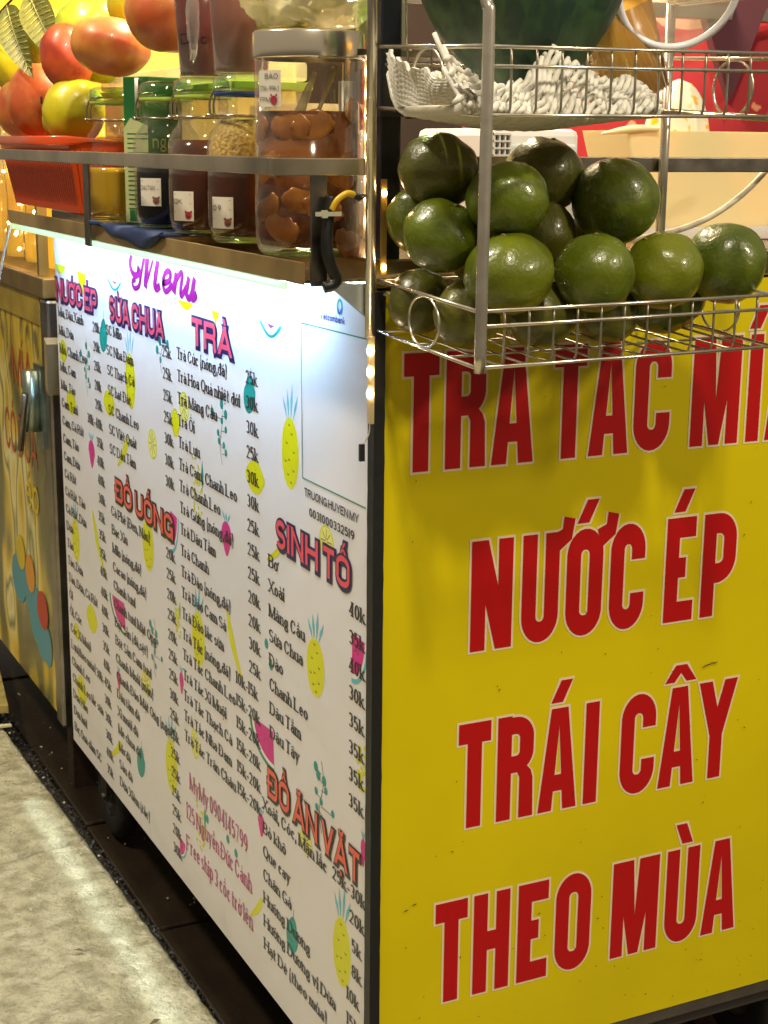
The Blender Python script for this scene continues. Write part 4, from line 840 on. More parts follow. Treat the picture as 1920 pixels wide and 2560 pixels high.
for k in range(20):           # folds lying on and bulging below the wires
    x0 = -.010+k*.0125; pts = [Vector(((x0+.012*t)*.80+.004*math.sin(t*7+k), -.186+.165*t, 1.2300-.012*math.sin(PI*t)*math.sin(PI*(k+.5)/20)+(.034*(2*t-1)**4 if t > .5 else 0))) for t in [q/10 for q in range(11)]]; net.tube(pts, .0058, 7)
def lefts(q, v, d=0.0):       # the flap standing at the left end of the basket
    zt2 = 1.280-.036*q+.007*abs(math.sin(q*13)); return Vector((-.006-.014*math.sin(PI*min(1, q*1.2))+.012*(1-v)*0-.010*v+d, -.050-.145*q, 1.2330+(zt2-1.2330)*v))
vs = []; fs = []; nq, nv = 70, 26
for i in range(nq+1):
    for j in range(nv+1):
        q, v = i/nq, j/nv; rel = .0014*math.sin(q*95+v*20)*math.sin(q*60-v*34); p = lefts(q, v*(1-.10*abs(math.sin(q*30))*v)); p.x += rel-.004*math.sin(v*PI)*math.sin(q*11); vs.append(p)
for i in range(nq):
    for j in range(nv): k = i*(nv+1)+j; fs.append((k, k+1, k+nv+2, k+nv+1))
b_ = len(vs)
for v in list(vs): vs.append(v+Vector((.0038, 0, 0)))
fs += [tuple(b_+q for q in f[::-1]) for f in list(fs)]
for i in range(nq): k = i*(nv+1)+nv; fs.append((k, k+nv+1, b_+k+nv+1, b_+k))
net.add(vs, fs, True)
tag(net.build('foam_net', FOAM), 'crumpled white foam fruit net around the base of the watermelon', 'fruit net')

# ------------------------------------------------------------ things at the right of the upper basket
LABELM = mat('cream_label', (.62, .56, .30), .5); PRN = mat('label_print', (.05, .04, .03), .5)
cup = thing('plastic_cup', 'clear plastic cup lying with its open rim towards the viewer in the upper basket', 'cup', (.246, -.13, 1.345))
axis = Vector((-.30, -.78, -.42)).normalized(); Mx = axis.to_track_quat('Z', 'Y').to_matrix().to_4x4(); Mx.translation = Vector((.246, -.125, 1.341))
def place(o, Mx): o.parent = None; o.matrix_world = Mx; return o
cb = MB(); cb.lathe([(.0, -.115), (.036, -.115), (.0375, -.110), (.054, -.004), (.0545, 0), (.0545, 0.001)], n=48); o = cb.build('cup_wall', glassmat('cloudy_cup', (.9, .88, .85), .6, .30, (.62, .56, .44))); cb2 = MB()
cb2.tube([(.0555*math.cos(a), .0555*math.sin(a), 0) for a in [2*PI*k/48 for k in range(48)]], .0036, 10, True); o2 = cb2.build('cup_rim', mat('white_rim', (.84, .84, .92), .25, coat=.4))
lb = MB(); vs = []; fs = []
for j in range(2):
    for k in range(15):
        a = 2.0+1.3*k/14; rr = .0425+.0085*j; vs.append((rr*math.cos(a), rr*math.sin(a), -.075+.050*j))
for k in range(14): fs.append((k, k+1, 16+k, 15+k))
lb.add(vs, fs, True); o3 = lb.build('label', LABELM)
def cupfn(off): 
    def f(a, h, k):
        th = 2.0+a/.045; t = (h+.075)/.050; rr = .0425+.0085*t-off-k*1e-5; return (rr*math.cos(th), rr*math.sin(th), h)
    return f
P = Print(cupfn(.0006)); text(P, 'VL 182', .012, -.070, .0075, SANS); text(P, 'Tra duc', .014, -.054, .005, SERIF); text(P, 'Milk', .016, -.040, .005, SERIF); o4 = P.build('label_print', PRN, None)
for q in (o, o2, o3): q.matrix_world = Mx; q.parent = cup; q.matrix_parent_inverse = Matrix.Translation(-cup.location)
o4.parent = o3
# amber cup with round label
ac = thing('amber_cup', 'amber drink cup with a cream label tipped against the watermelon', 'cup', (.235, -.075, 1.29))
Ma = Vector((-.38, .10, .92)).normalized().to_track_quat('Z', 'Y').to_matrix().to_4x4(); Ma = Ma; Ma.translation = Vector((.246, -.060, 1.245))
AMB = mat('amber_drink', (.80, .42, .06), .25, sss=.2, emit=(1, .55, .12), estr=.0)
o = MB().lathe([(0, .001), (.036, .001), (.050, .105), (0, .106)], n=40).build('drink', AMB); q2 = MB().lathe([(0, 0), (.037, 0), (.0515, .120), (.053, .1205)], n=40).build('cup_wall', CLEARP)
vs = []; fs = []
for j in range(9):
    for k in range(13):
        z = .018+.062*j/8; wd = math.sqrt(max(.05, 1-((j-4)/4.4)**2)); a = -PI/2-.30+(k-6)/6*.72*wd; rr = .0372+.0143*z/.12+.0006; vs.append((rr*math.cos(a), rr*math.sin(a), z))
for j in range(8):
    for k in range(12): fs.append((j*13+k, j*13+k+1, (j+1)*13+k+1, (j+1)*13+k))
q3 = MB().add(vs, fs, True).build('label', LABELM)
def acfn(a, h, k): th = -PI/2-.30+a/.042; rr = .0372+.0143*h/.12+.0012+k*1e-5; return (rr*math.cos(th), rr*math.sin(th), h)
P = Print(acfn); text(P, 'Hank', -.018, .050, .014, FATSERIF); text(P, 'Vit', -.010, .032, .010, SERIF); q4 = P.build('label_print', PRN, None)
for q in (o, q2, q3): q.matrix_world = Ma; q.parent = ac; q.matrix_parent_inverse = Matrix.Translation(-ac.location)
q4.parent = q3

# ------------------------------------------------------------ jars on the shelf
BROWN = mat('dark_brown_syrup', (.095, .024, .010), .12, coat=.5, var=.4, vscale=18); BLACKL = mat('black_syrup', (.008, .006, .009), .12, coat=.5)
AMBERL = mat('honey_syrup', (.50, .30, .02), .15, coat=.4, sss=.2); HAZEF = mat('fizz_foam', (.80, .55, .12), .4, bump=.9, bscale=240, bdist=.004, col2=(.40, .20, .02), vscale=240)
PEACHL = mat('peach_brine', (.30, .10, .020), .10, coat=.5, col2=(.10, .022, .010), vscale=24, trans=.25, sss=.3, lo=.4, hi=.6)
CAP = mat('polished_lid', (.85, .78, .64), .20, .95); WIREJ = mat('jar_wire', (.48, .42, .34), .22, 1.0); GASK = mat('green_gasket', (.36, .50, .06), .4); GASKB = mat('blue_gasket', (.01, .05, .22), .4)
STICK = mat('paper_sticker', (.66, .62, .54), .6); BEAR = mat('brown_bear_print', (.20, .07, .05), .6); BEARR = mat('red_bear_print', (.34, .02, .04), .6)
def jar(name, label, x, y, r, z0, fill, lm, top=None, h=.158, foam=False, gask=GASK, stick=None, bear=BEAR, line_top=None):
    t = thing(name, label, 'jar', (x, y, z0), 'clip top jars in a row on the side shelf')
    rn_ = r*.70; zs = h*.80
    prof = [(0, .004), (r*.80, .003), (r*.93, .008), (r, .020), (r, h*.66), (r*.97, h*.71), (r*.88, h*.76), (rn_+.002, zs), (rn_, zs+.006), (rn_, h), (rn_+.003, h+.002)]
    MB().lathe(prof, (x, y, z0), 44).build('jar_glass', GLASS, t)
    MB().lathe([(0, .0), (r*.82, .0), (r*.90, .004), (r*.80, .0055), (0, .0055)], (x, y, z0), 40).build('glass_base', GREENGLASS, t)
    ri = lambda z: max(.001, min((r-.0028), (r-.0028) if z < h*.66 else (r-.0028)*(1-(z-h*.66)/(h*.14)*.28)))
    zf = h*fill
    lp = [(0, .007), (r*.80, .007), (r-.0045, .016), (r-.0028, .026)]+[(ri(zf*q/6+.026*(1-q/6)), zf*q/6+.026*(1-q/6)) for q in range(1, 7)]+[(0, zf)]
    MB().lathe(lp, (x, y, z0), 40).build('syrup', lm, t)
    if foam:
        f = MB(); zz = [zf-.012, zf, zf+.016, zf+.030, zf+.044]; f.lathe([(ri(z)+.0006, z) for z in zz]+[(rn_*.9, h*.83), (0, h*.84)], (x, y, z0), 48); f.build('foam', HAZEF, t)
    # neck rings, gasket, lid, wire bail
    MB().lathe([(rn_, h-.001), (rn_+.0042, h-.001), (rn_+.0042, h+.004), (rn_, h+.004)], (x, y, z0), 40).build('gasket', gask, t)
    MB().lathe([(0, h+.0045), (rn_+.005, h+.0045), (rn_+.006, h+.009), (rn_+.004, h+.019), (rn_-.004, h+.023), (0, h+.0225)], (x, y, z0), 40).build('lid', GREENGLASS, t)
    w = MB(); zc = zs+.010
    w.tube([(x+(rn_+.0025)*math.cos(a), y+(rn_+.0025)*math.sin(a), z0+zc) for a in [2*PI*k/32 for k in range(32)]], .0013, 7, True)
    cd = Vector((-.55, -.835, 0)) if True else None; cd = Vector((-.78, .62, 0)).normalized(); sd = Vector((-cd.y, cd.x, 0))
    base = Vector((x, y, z0))+cd*(rn_+.004)
    for s_ in (-1, 1):
        a = base+sd*s_*.007+Vector((0, 0, zc)); w.tube(smoothpath([a, a+cd*.004+Vector((0, 0, .003)), a+cd*.004+Vector((0, 0, .016)), a-cd*.002+Vector((0, 0, .028)), a-cd*.014+Vector((0, 0, .031))], 4), .0014, 7)
    w.tube([base+sd*-.014+cd*.004+Vector((0, 0, zc)), base+sd*.014+cd*.004+Vector((0, 0, zc))], .0026, 8)
    w.tube([base+sd*-.007-cd*.010+Vector((0, 0, zc+.031)), base+sd*.007-cd*.010+Vector((0, 0, zc+.031))], .0014, 7)
    w.build('wire_clip', WIREJ, t)
    if stick is not None:
        th0, zc0, tx = stick; wd, hh = .030, .034; vs = []; fs = []
        for j in range(3):
            for k in range(9): a = th0+(k-4)/8*wd/r; vs.append((x+(r+.0004)*math.cos(a), y+(r+.0004)*math.sin(a), z0+zc0+hh*j/2))
        for j in range(2):
            for k in range(8): fs.append((j*9+k, j*9+k+1, j*9+k+10, j*9+k+9))
        st = MB().add(vs, fs, True).build('sticker', STICK, t)
        def fn(a, h_, k): th = th0+(a-.5)*wd/r; q = r+.0009+k*6e-6; return (x+q*math.cos(th), y+q*math.sin(th), z0+zc0+h_)
        def fn2(a, h_, k): return fn(a/wd, h_, k)
        P = Print(fn2); text(P, tx, .002, .0195, .0058, SANS, min(.020, natw(tx, .0058, SANS)))
        for q in range(3): P.stroke([(.002, .0165-.0*q+.010*q-.006), (.027, .0165+.010*q-.006)], .0002, .0002)
        P.oval(.0235, .0065, .0085, .0090, 16, 0, 1); P.oval(.0200, .0105, .0030, .0030, 10, 0, 1); P.oval(.0270, .0105, .0030, .0030, 10, 0, 1); P.oval(.0235, .0050, .0035, .0028, 10, 0, 0)
        P.build('sticker_print', [PRN, bear], st)
    return t
Z0 = 1.0925
th = math.atan2(-1.351-.3, -.651)
jar('clip_top_jar', 'clip top jar of golden honey syrup, farthest from the corner', -.020, .800, .041, Z0, .46, AMBERL, stick=None)
jar('clip_top_jar', 'clip top jar of black mulberry syrup in front of the green carton', -.020, .570, .042, Z0, .60, BLACKL, stick=(-2.45, .030, 'DAU TAM'))
jar('clip_top_jar', 'clip top jar of dark syrup filled to the shoulder with yellow tint above', -.020, .432, .042, Z0, .70, BROWN, stick=(-2.58, .018, '12K'), bear=BEARR)
jar('clip_top_jar', 'clip top jar of fermenting fruit syrup with golden froth on top', -.020, .296, .042, Z0, .56, BROWN, foam=True, gask=GASKB, stick=(-2.62, .016, 'O 9'))
# big jar with steel lid
bj = thing('large_jar', 'large straight glass jar of peach slices with a steel lid, nearest the corner', 'jar', (-.022, .112, Z0))
bx, by, br = -.022, .112, .0545
MB().lathe([(0, .004), (br*.86, .002), (br*.96, .006), (br, .014), (br, .188), (br*.975, .194)], (bx, by, Z0-.002), 56).build('jar_glass', GLASS, bj)
MB().lathe([(0, .0), (br*.84, .0), (br*.93, .004), (0, .005)], (bx, by, Z0-.002), 48).build('glass_base', GREENGLASS, bj)
MB().lathe([(0, .007), (br*.88, .007), (br-.004, .014), (br-.003, .020), (br-.003, .138), (br-.006, .1385), (0, .1385)], (bx, by, Z0), 48).build('peach_tea_liquid', PEACHL, bj)
lid = MB(); lid.lathe([(br-.002, .188), (br+.0012, .188), (br+.0016, .190), (br+.0016, .212), (br, .2145), (0, .2150)], (bx, by, Z0), 64); lid.build('steel_lid', CAP, bj)
PS = mat('peach_slice', (.46, .17, .022), .25, col2=(.20, .055, .012), vscale=40, coat=.3, sss=.1)
rn = random.Random(5)
for k in range(13):
    a = 3.0+.235*k+rn.uniform(-.1, .1); z = (.115, .040, .085, .018, .128, .062)[k % 6]+rn.uniform(-.01, .01); q = br-.0056; c = Vector((bx+q*math.cos(a), by+q*math.sin(a), Z0+z))
    o = blob('peach_slice', c, (.0038, .021, .015), k, PS, 24, .10, tilt=rn.uniform(-.7, .7), axis='X', rotz=a, parent=bj)
th0 = -2.78; vs = []; fs = []; wd, hh = .031, .034
for j in range(3):
    for k in range(9): a = th0+(k-4)/8*wd/br; vs.append((bx+(br+.0004)*math.cos(a), by+(br+.0004)*math.sin(a), Z0+.142+hh*j/2))
for j in range(2):
    for k in range(8): fs.append((j*9+k, j*9+k+1, j*9+k+10, j*9+k+9))
st = MB().add(vs, fs, True).build('sticker', STICK, bj)
P = Print(lambda a, h_, k: (bx+(br+.0009+k*6e-6)*math.cos(th0+(a/wd-.5)*wd/br), by+(br+.0009+k*6e-6)*math.sin(th0+(a/wd-.5)*wd/br), Z0+.142+h_))
text(P, 'BAO', .011, .0260, .0050, SANS); text(P, '(70k-99k)', .003, .0150, .0046, SANS, .026); text(P, 'FPM', .003, .0045, .0046, SANS); P.oval(.023, .0062, .0085, .0085, 16, 0, 1); P.oval(.020, .0108, .0025, .0025, 8, 0, 1); P.oval(.0262, .0108, .0025, .0025, 8, 0, 1)
P.build('sticker_print', [PRN, BEARR], st)
ldl = thing('ladle', 'plastic ladle with a pale handle standing inside the peach jar', 'ladle', (bx+.01, by-.01, Z0+.13))
MB().tube([(bx+.018, by-.028, Z0+.182), (bx-.004, by-.020, Z0+.128)], .0022, 8).build('handle', mat('pale_wood_handle', (.66, .50, .22), .5), ldl)
MB().tube([(bx-.004, by-.024, Z0+.176), (bx-.022, by-.018, Z0+.128)], .005, 10, rs=[.0022, .0062]).build('bowl', MILKYP, ldl)
# milk carton
CG = mat('green_carton', (.012, .13, .028), .35); CWm = mat('carton_pale_face', (.42, .46, .22), .45); 
cx0, cy0 = -.006, .668
car = thing('milk_carton', 'green and white drink carton standing between the jars', 'carton', (cx0, cy0, Z0))
ang = math.radians(24); Mc = Matrix.Translation((cx0, cy0, Z0)) @ Matrix.Rotation(ang, 4, 'Z')
o = MB().box((-.030, -.024, 0), (.030, .024, .190)).build('carton_body', CG); bevel(o, .0015)
o1 = MB().box((-.0308, -.0235, .004), (-.0302, .0235, .125)).build('side_panel', CWm)
MB
o5 = MB().hexa([(-.0308, -.0235, .1251), (-.0302, -.0235, .1251), (-.0302, .0235, .1251), (-.0308, .0235, .1251), (-.0308, -.0235, .128), (-.0302, -.0235, .128), (-.0302, .010, .138), (-.0308, .010, .138)]).build('side_panel', CWm)
o2 = MB().box((-.030, -.0250, .0), (.030, -.0242, .060)).build('front_band', CWm)
P = Print(lambda a, h_, k: (-.0312-k*6e-6, .021-a*.75, h_)); rn = random.Random(2)
for q in range(17): P.stroke([(.006, .118-.006*q), (.006+rn.uniform(.02, .055), .118-.006*q)], .0004, .0007)
P.stroke([(.032+.008*math.cos(a), .035+.006*math.sin(a)) for a in [2*PI*k/16 for k in range(16)]], .0009, .0009, True); P.strip([(.008, .006), (.026, .006)], [(.008, .020), (.026, .020)])
for q in range(3): a = 2*PI*q/3; P.stroke([(.032+.007*math.cos(a+d), .020+.0055*math.sin(a+d)) for d in (0, .5, 1, 1.5)], .001, .001)
o3 = P.build('fine_print', CG, None)
P = Print(lambda a, h_, k: (-.028+a, -.0256-k*6e-6, h_)); text(P, '1.2L', .006, .012, .012, SANS); o4 = P.build('volume_mark', INK, None)
P = Print(lambda a, h_, k: (-.028+a, -.0246-k*6e-6, h_)); text(P, 'ngon', .004, .100, .018, SANS, .05); o6 = P.build('carton_word', CWm, None)
o7 = MB().tube([(-.0325, -.006, .188), (-.0325, -.006, .150)], .0026, 8).build('straw', mat('white_straw', (.7, .68, .6), .4))
for q in (o, o1, o5, o2, o7): q.matrix_world = Mc; q.parent = car; q.matrix_parent_inverse = Matrix.Translation(-car.location)
o3.parent = o1; o4.parent = o2; o6.parent = o
# blue cloth under the jars
cl = MB(); vs = []; fs = []
for i in range(41):
    for j in range(13):
        u, v = i/40, j/12; y = .42+.30*u; hang = .022*math.sin(PI*min(1, u*1.15))**.8*(1+.25*math.sin(u*9))
        if v < .5: t = 1-v/.5; x = -.0765-.007*math.sin(t*PI)*(.6+.4*math.sin(u*14)); z = 1.0945-hang*t
        else: x = -.0765+.06*(v-.5)*2; z = 1.0945+.0006*math.sin(u*30)
        vs.append((x, y, z))
for i in range(40):
    for j in range(12): k = i*13+j; fs.append((k, k+1, k+14, k+13))
cl.add(vs, fs, True); o = cl.build('blue_cloth', mat('navy_cloth', (.010, .028, .10), .85, bump=.5, bscale=400)); s = o.modifiers.new('thick', 'SOLIDIFY'); s.thickness = .003
tag(o, 'dark blue cloth tucked under the jars and hanging over the shelf lip', 'cloth')
# cables at the corner bracket
ct = thing('taped_cable', 'black taped cable tied to the rail bracket with a bare yellow end', 'cable', (-.058, -.004, 1.12))
MB().tube(smoothpath([(-.050, -.004, 1.152), (-.053, -.006, 1.135), (-.056, -.008, 1.115), (-.055, -.008, 1.100), (-.051, -.008, 1.086), (-.046, -.008, 1.076), (-.050, -.007, 1.070), (-.058, -.006, 1.068)], 5), .0056, 12, rs=None).build('tape_wrap', BLACKT, ct)
MB().tube(smoothpath([(-.052, -.010, 1.140), (-.047, -.012, 1.149), (-.038, -.013, 1.155), (-.030, -.012, 1.154)], 5), .0030, 10).build('yellow_wire', mat('yellow_insulation', (.70, .45, .02), .35), ct)
MB().tube([(-.030, -.012, 1.154), (-.024, -.010, 1.151), (-.016, -.008, 1.153)], .0030, 8, rs=[.0030, .0036, .0015]).build('taped_end', BLACKT, ct)
zt = MB(); zt.box((-.070, -.0150, 1.1345), (-.044, -.0130, 1.1385)); zt.box((-.064, -.0175, 1.1330), (-.059, -.0130, 1.1400)); tag(zt.build('cable_tie', mat('white_nylon', (.55, .54, .42), .35)), 'white cable tie holding the taped cable to the bracket', 'cable tie')

# ------------------------------------------------------------ red basket with fruit (far end of the shelf)
RB = mat('red_plastic', (.66, .075, .012), .30, coat=.3, sss=.1)
bkt = thing('fruit_basket', 'orange red plastic basket of fruit standing at the far end of the shelf', 'basket', (-.03, 1.0, 1.093))
y0, y1, xo, xi = .800, 1.225, -.086, .030; zb, zt_ = 1.1020, 1.1990
def bsk(t): 
    g = .018*(1-t); return (xo+g, y0+g, xi-g, y1-g)
slats = MB()
N1 = 34
for side in range(4):
    n = N1 if side % 2 == 0 else 14
    for k in range(n):
        a0, a1 = (k+.14)/n, (k+.86)/n
        q = []
        for (tt, aa) in ((0.10, a0), (0.10, a1), (.90, a1), (.90, a0)):
            x0_, y0_, x1_, y1_ = bsk(tt); z = zb+(zt_-zb)*tt
            if side == 0: q.append((x0_, y0_+(y1_-y0_)*aa, z))
            elif side == 2: q.append((x1_, y0_+(y1_-y0_)*aa, z))
            elif side == 1: q.append((x0_+(x1_-x0_)*aa, y0_, z))
            else: q.append((x0_+(x1_-x0_)*aa, y1_, z))
        d = Vector(((.003, 0, 0), (0, .003, 0), (-.003, 0, 0), (0, -.003, 0))[side]); slats.hexa([Vector(v) for v in q]+[Vector(v)+d for v in q])
slo = slats.build('rib_wall', RB, bkt); slo['kind'] = 'stuff'
inn = MB()
for (t0, t1, inset) in ((0, .10, 0), (.90, 1.0, 0), (0.1, .9, .0035)):
    xa, ya, xb, yb = bsk(t0); xc, yc, xd, yd = bsk(t1); za, zc = zb+(zt_-zb)*t0, zb+(zt_-zb)*t1; i = inset
    for (p, q_, r, s_) in (((xa+i, ya), (xa+i, yb), (xc+i, yd), (xc+i, yc)), ((xb-i, ya), (xb-i, yb), (xd-i, yd), (xd-i, yc)), ((xa, ya+i), (xb, ya+i), (xd, yc+i), (xc, yc+i)), ((xa, yb-i), (xb, yb-i), (xd, yd-i), (xc, yd-i))):
        inn.add([(*p, za), (*q_, za), (*r, zc), (*s_, zc)], [(0, 1, 2, 3)])
xa, ya, xb, yb = bsk(0); inn.add([(xa, ya, zb), (xb, ya, zb), (xb, yb, zb), (xa, yb, zb)], [(0, 1, 2, 3)])
inn.build('basket_body', RB, bkt)
rim = MB(); rr = .012; rim.tube([(xo-.004, y0-.004, zt_+.002), (xo-.004, y1+.004, zt_+.002), (xi+.004, y1+.004, zt_+.002), (xi+.004, y0-.004, zt_+.002)], .0070, 10, True); rim.build('rolled_rim', RB, bkt)
FR = {'red': skin('red_apple_skin', (.50, .080, .020), (.34, .028, .012), sc=22, bsc=60, bump=.1, spots=.25, rough=.40, coat=.12), 'org': skin('blush_apple_skin', (.62, .26, .050), (.46, .090, .026), sc=14, bsc=60, bump=.1, spots=.3, rough=.40, coat=.12),
      'yel': skin('yellow_green_skin', (.58, .50, .014), (.42, .40, .012), sc=16, bsc=300, bump=.3, spots=.25, rough=.36), 'gua': skin('guava_skin', (.50, .56, .03), (.34, .42, .02), sc=26, bsc=110, bump=.9, rough=.32)}
apple = lambda d: 1+.05*d.z-.04*max(0, d.z)**6
FL = [('apple', (-.035, 1.140, 1.2600), .054, .062, 'org', 'red apple tall at the front of the basket, left of the yellow one'), ('apple', (-.030, 1.290, 1.250), .047, .050, 'org', 'pale red apple at the far left end of the basket'), ('pear', (-.045, .915, 1.2450), .0460, .053, 'yel', 'yellow green pear with a small black nick beside the first jar'), ('pear', (-.030, 1.010, 1.236), .038, .045, 'yel', 'yellow pear half hidden behind the nicked one'),
      ('guava', (.010, .975, 1.350), .064, .066, 'gua', 'big bumpy green guava above the pears'), ('apple', (-.050, .925, 1.316), .038, .050, 'red', 'deep red apple wedged between guava and pears'), ('apple', (-.035, .755, 1.3235), .054, .041, 'org', 'wide blushed apple lying over the jar lids'), ('apple', (-.005, .590, 1.354), .058, .048, 'org', 'large orange red apple highest on the pile by the red cups'),
      ('lemon', (.02, .830, 1.385), .036, .036, 'yel', 'yellow lemon at the back between guava and orange red apple'), ('guava', (.00, 1.19, 1.350), .050, .054, 'gua', 'green guava behind the hanging leaves'), ('pear', (-.02, 1.36, 1.330), .045, .055, 'yel', 'yellow pear at the far left edge above the basket')]
for k, (nm, c, rx, rz, mk, lab) in enumerate(FL):
    sh_ = apple if nm == 'apple' else ((lambda d: 1-.12*max(0, d.z)) if nm == 'pear' else None)
    o = blob(nm, c, (rx, rx*.98, rz), 40+k*2.3, FR[mk], 44, .018 if nm != 'guava' else .03, tilt=.25*math.sin(k*2.2), dent=.13 if nm == 'apple' else .03, shape=sh_, rotz=k); tag(o, lab, nm, 'fruit heaped in the red basket')
nick = MB().box((-.0925, .9150, 1.252), (-.0905, .9200, 1.262)).build('nick', BLACKT); nick.parent = [o for o in C.objects if o.name.startswith('pear')][0]
br_ = thing('leafy_twig', 'brown twig with two large olive leaves hanging over the fruit', 'twig', (-.03, 1.15, 1.42))
WOOD = mat('twig_bark', (.22, .11, .04), .7, var=.4, vscale=200); LEAF = mat('olive_leaf', (.20, .19, .03), .45, col2=(.11, .12, .02), vscale=60, bump=.2, bscale=300, sss=.0); VEIN = mat('leaf_vein', (.40, .36, .10), .5)
MB().tube(smoothpath([(-.075, 1.34, 1.375), (-.070, 1.22, 1.405), (-.060, 1.10, 1.430), (-.05, .98, 1.450)], 6), .0022, 8).build('stem', WOOD, br_)
def leaf(px, base, tip, wd, nrm):
    B, T = Vector(base), Vector(tip); ax = (T-B); L = ax.length; ax.normalize(); sd = ax.cross(Vector(nrm)).normalized(); nm = sd.cross(ax)
    vs = []; fs = []; n = 22
    for i in range(n+1):
        t = i/n; w = wd*math.sin(PI*min(1, t**.8))**.75*(1-.25*t) if 0 < t < 1 else .0004
        for j in range(9):
            s_ = (j-4)/4; rip = .0012*math.sin(t*60-abs(s_)*6)*(abs(s_) > .05)
            vs.append(B+ax*(L*t)+sd*(w*s_)+nm*(.010*abs(s_)*w/wd+rip+.012*math.sin(t*2.6)))
    for i in range(n):
        for j in range(8): k = i*9+j; fs.append((k, k+1, k+10, k+9))
    o = MB().add(vs, fs, True).build('leaf', LEAF, br_)
    v = MB(); v.tube([B+ax*(L*t)+nm*(.0015+.012*math.sin(t*2.6)) for t in [i/14 for i in range(15)]], .0010, 6, rs=[.0013*(1-.7*i/14) for i in range(15)])
    for i in range(2, 13):
        t = i/14; w = wd*math.sin(PI*t**.8)**.75*(1-.25*t)
        for s_ in (-1, 1):
            p0 = B+ax*(L*t)+nm*(.0012+.012*math.sin(t*2.6)); t2 = min(.97, t+.09); p1 = B+ax*(L*t2)+sd*(s_*w*.82)+nm*(.0018+.008*.9+.012*math.sin(t2*2.6)); v.tube([p0, (p0+p1)/2+nm*.0003, p1], .0005, 5)
    v.build('leaf_veins', VEIN, o)
leaf(0, (-.072, 1.190, 1.405), (-.060, 1.075, 1.290), .028, (-.6, -.75, .1)); leaf(0, (-.058, 1.105, 1.418), (-.040, .955, 1.300), .030, (-.5, -.8, .1))
# clear food boxes with green rims behind the jars
fb = thing('food_box', 'long clear plastic box with lime green rim behind the jars', 'food box', (.06, .66, 1.092))
MB().box((.030, .45, 1.094), (.115, 1.02, 1.262)).build('box_wall', MILKYP, fb); GR = mat('lime_rim', (.42, .58, .05), .3, trans=.3)
bevel(MB().box((.022, .44, 1.263), (.125, 1.03, 1.272)).build('lid_rim', GR, fb), .002); bevel(MB().box((.026, .445, 1.2735), (.12, 1.025, 1.2960)).build('lid', MILKYP, fb), .004)
# red cups and bag standing behind/above the jar lids
sb = MB()
for (x, y) in ((-.02, .432), (-.02, .296)): pass
RC = mat('red_drink', (.20, .012, .010), .2, coat=.4, col2=(.12, .008, .008), vscale=20)
for (x, y, zc, lab, cm) in ((-.012, .445, Z0+.158+.024, 'tall red syrup cup with a marker word standing on the jar lid', RC), (-.012, .325, Z0+.158+.024, 'frosted pinkish cup standing on the nearer jar lid', mat('pink_drink', (.30, .10, .07), .3, coat=.3))):
    t = thing('syrup_cup', lab, 'cup', (x, y, zc), 'tall cups standing on the jar lids')
    MB().lathe([(0, .002), (.0285, .002), (.037, .12), (0, .12)], (x, y, zc), 36).build('syrup', cm, t); MB().lathe([(0, 0), (.0300, 0), (.0300, .006), (.0395, .15), (.041, .151)], (x, y, zc), 36).build('cup_wall', CLEARP, t)
    if cm is RC:
        P = Print(lambda a, h_, k: (x+(.0385+k*1e-5)*math.cos(-2.6+a/.036), y+(.0385+k*1e-5)*math.sin(-2.6+a/.036), zc+h_)); text(P, 'Duc C', -.004, .036, .012, SANS); P.build('marker_word', INK, t)
def crumple(name, c, r, seed, m_, amp=.25, n=48):
    vs = []; fs = []; m2 = n//2
    for j in range(m2+1):
        ph = PI*j/m2
        for i in range(n):
            th = 2*PI*i/n; d = Vector((math.sin(ph)*math.cos(th), math.sin(ph)*math.sin(th), math.cos(ph))); k = 1+amp*abs(noise.noise(d*3+Vector((seed, 0, 0))))+amp*.5*abs(noise.noise(d*7+Vector((0, seed, 0))))-amp*.3
            vs.append((c[0]+d.x*r[0]*k, c[1]+d.y*r[1]*k, c[2]+d.z*r[2]*k))
    for j in range(m2):
        for i in range(n): fs.append((j*n+i, j*n+(i+1) % n, (j+1)*n+(i+1) % n, (j+1)*n+i))
    return MB().add(vs, fs, True).build(name, m_)
o = crumple('plastic_bag', (-.005, .155, 1.362), (.070, .100, .052), 4, MILKYP, .35); tag(o, 'crumpled clear plastic bag of sliced green mango on the steel lid', 'bag')
gm = thing('green_mango_slices', 'pale yellow green fruit slices inside the crumpled bag', 'fruit slices', (0, .15, 1.36)); YG = skin('pale_flesh', (.50, .50, .12), (.36, .38, .07), sc=30)
for k in range(7): blob('slice', (-.010+.01*math.sin(k*2), .095+.021*k, 1.350+.018*math.sin(k*1.7)), (.030, .016, .022), k, YG, 20, .05, tilt=k*.8, parent=gm)
o = crumple('plastic_bag', (-.045, .39, 1.345), (.006, .012, .050), 8, CLEARP, .5, 24); tag(o, 'twisted strip of clear plastic bag between the two tall cups', 'bag')

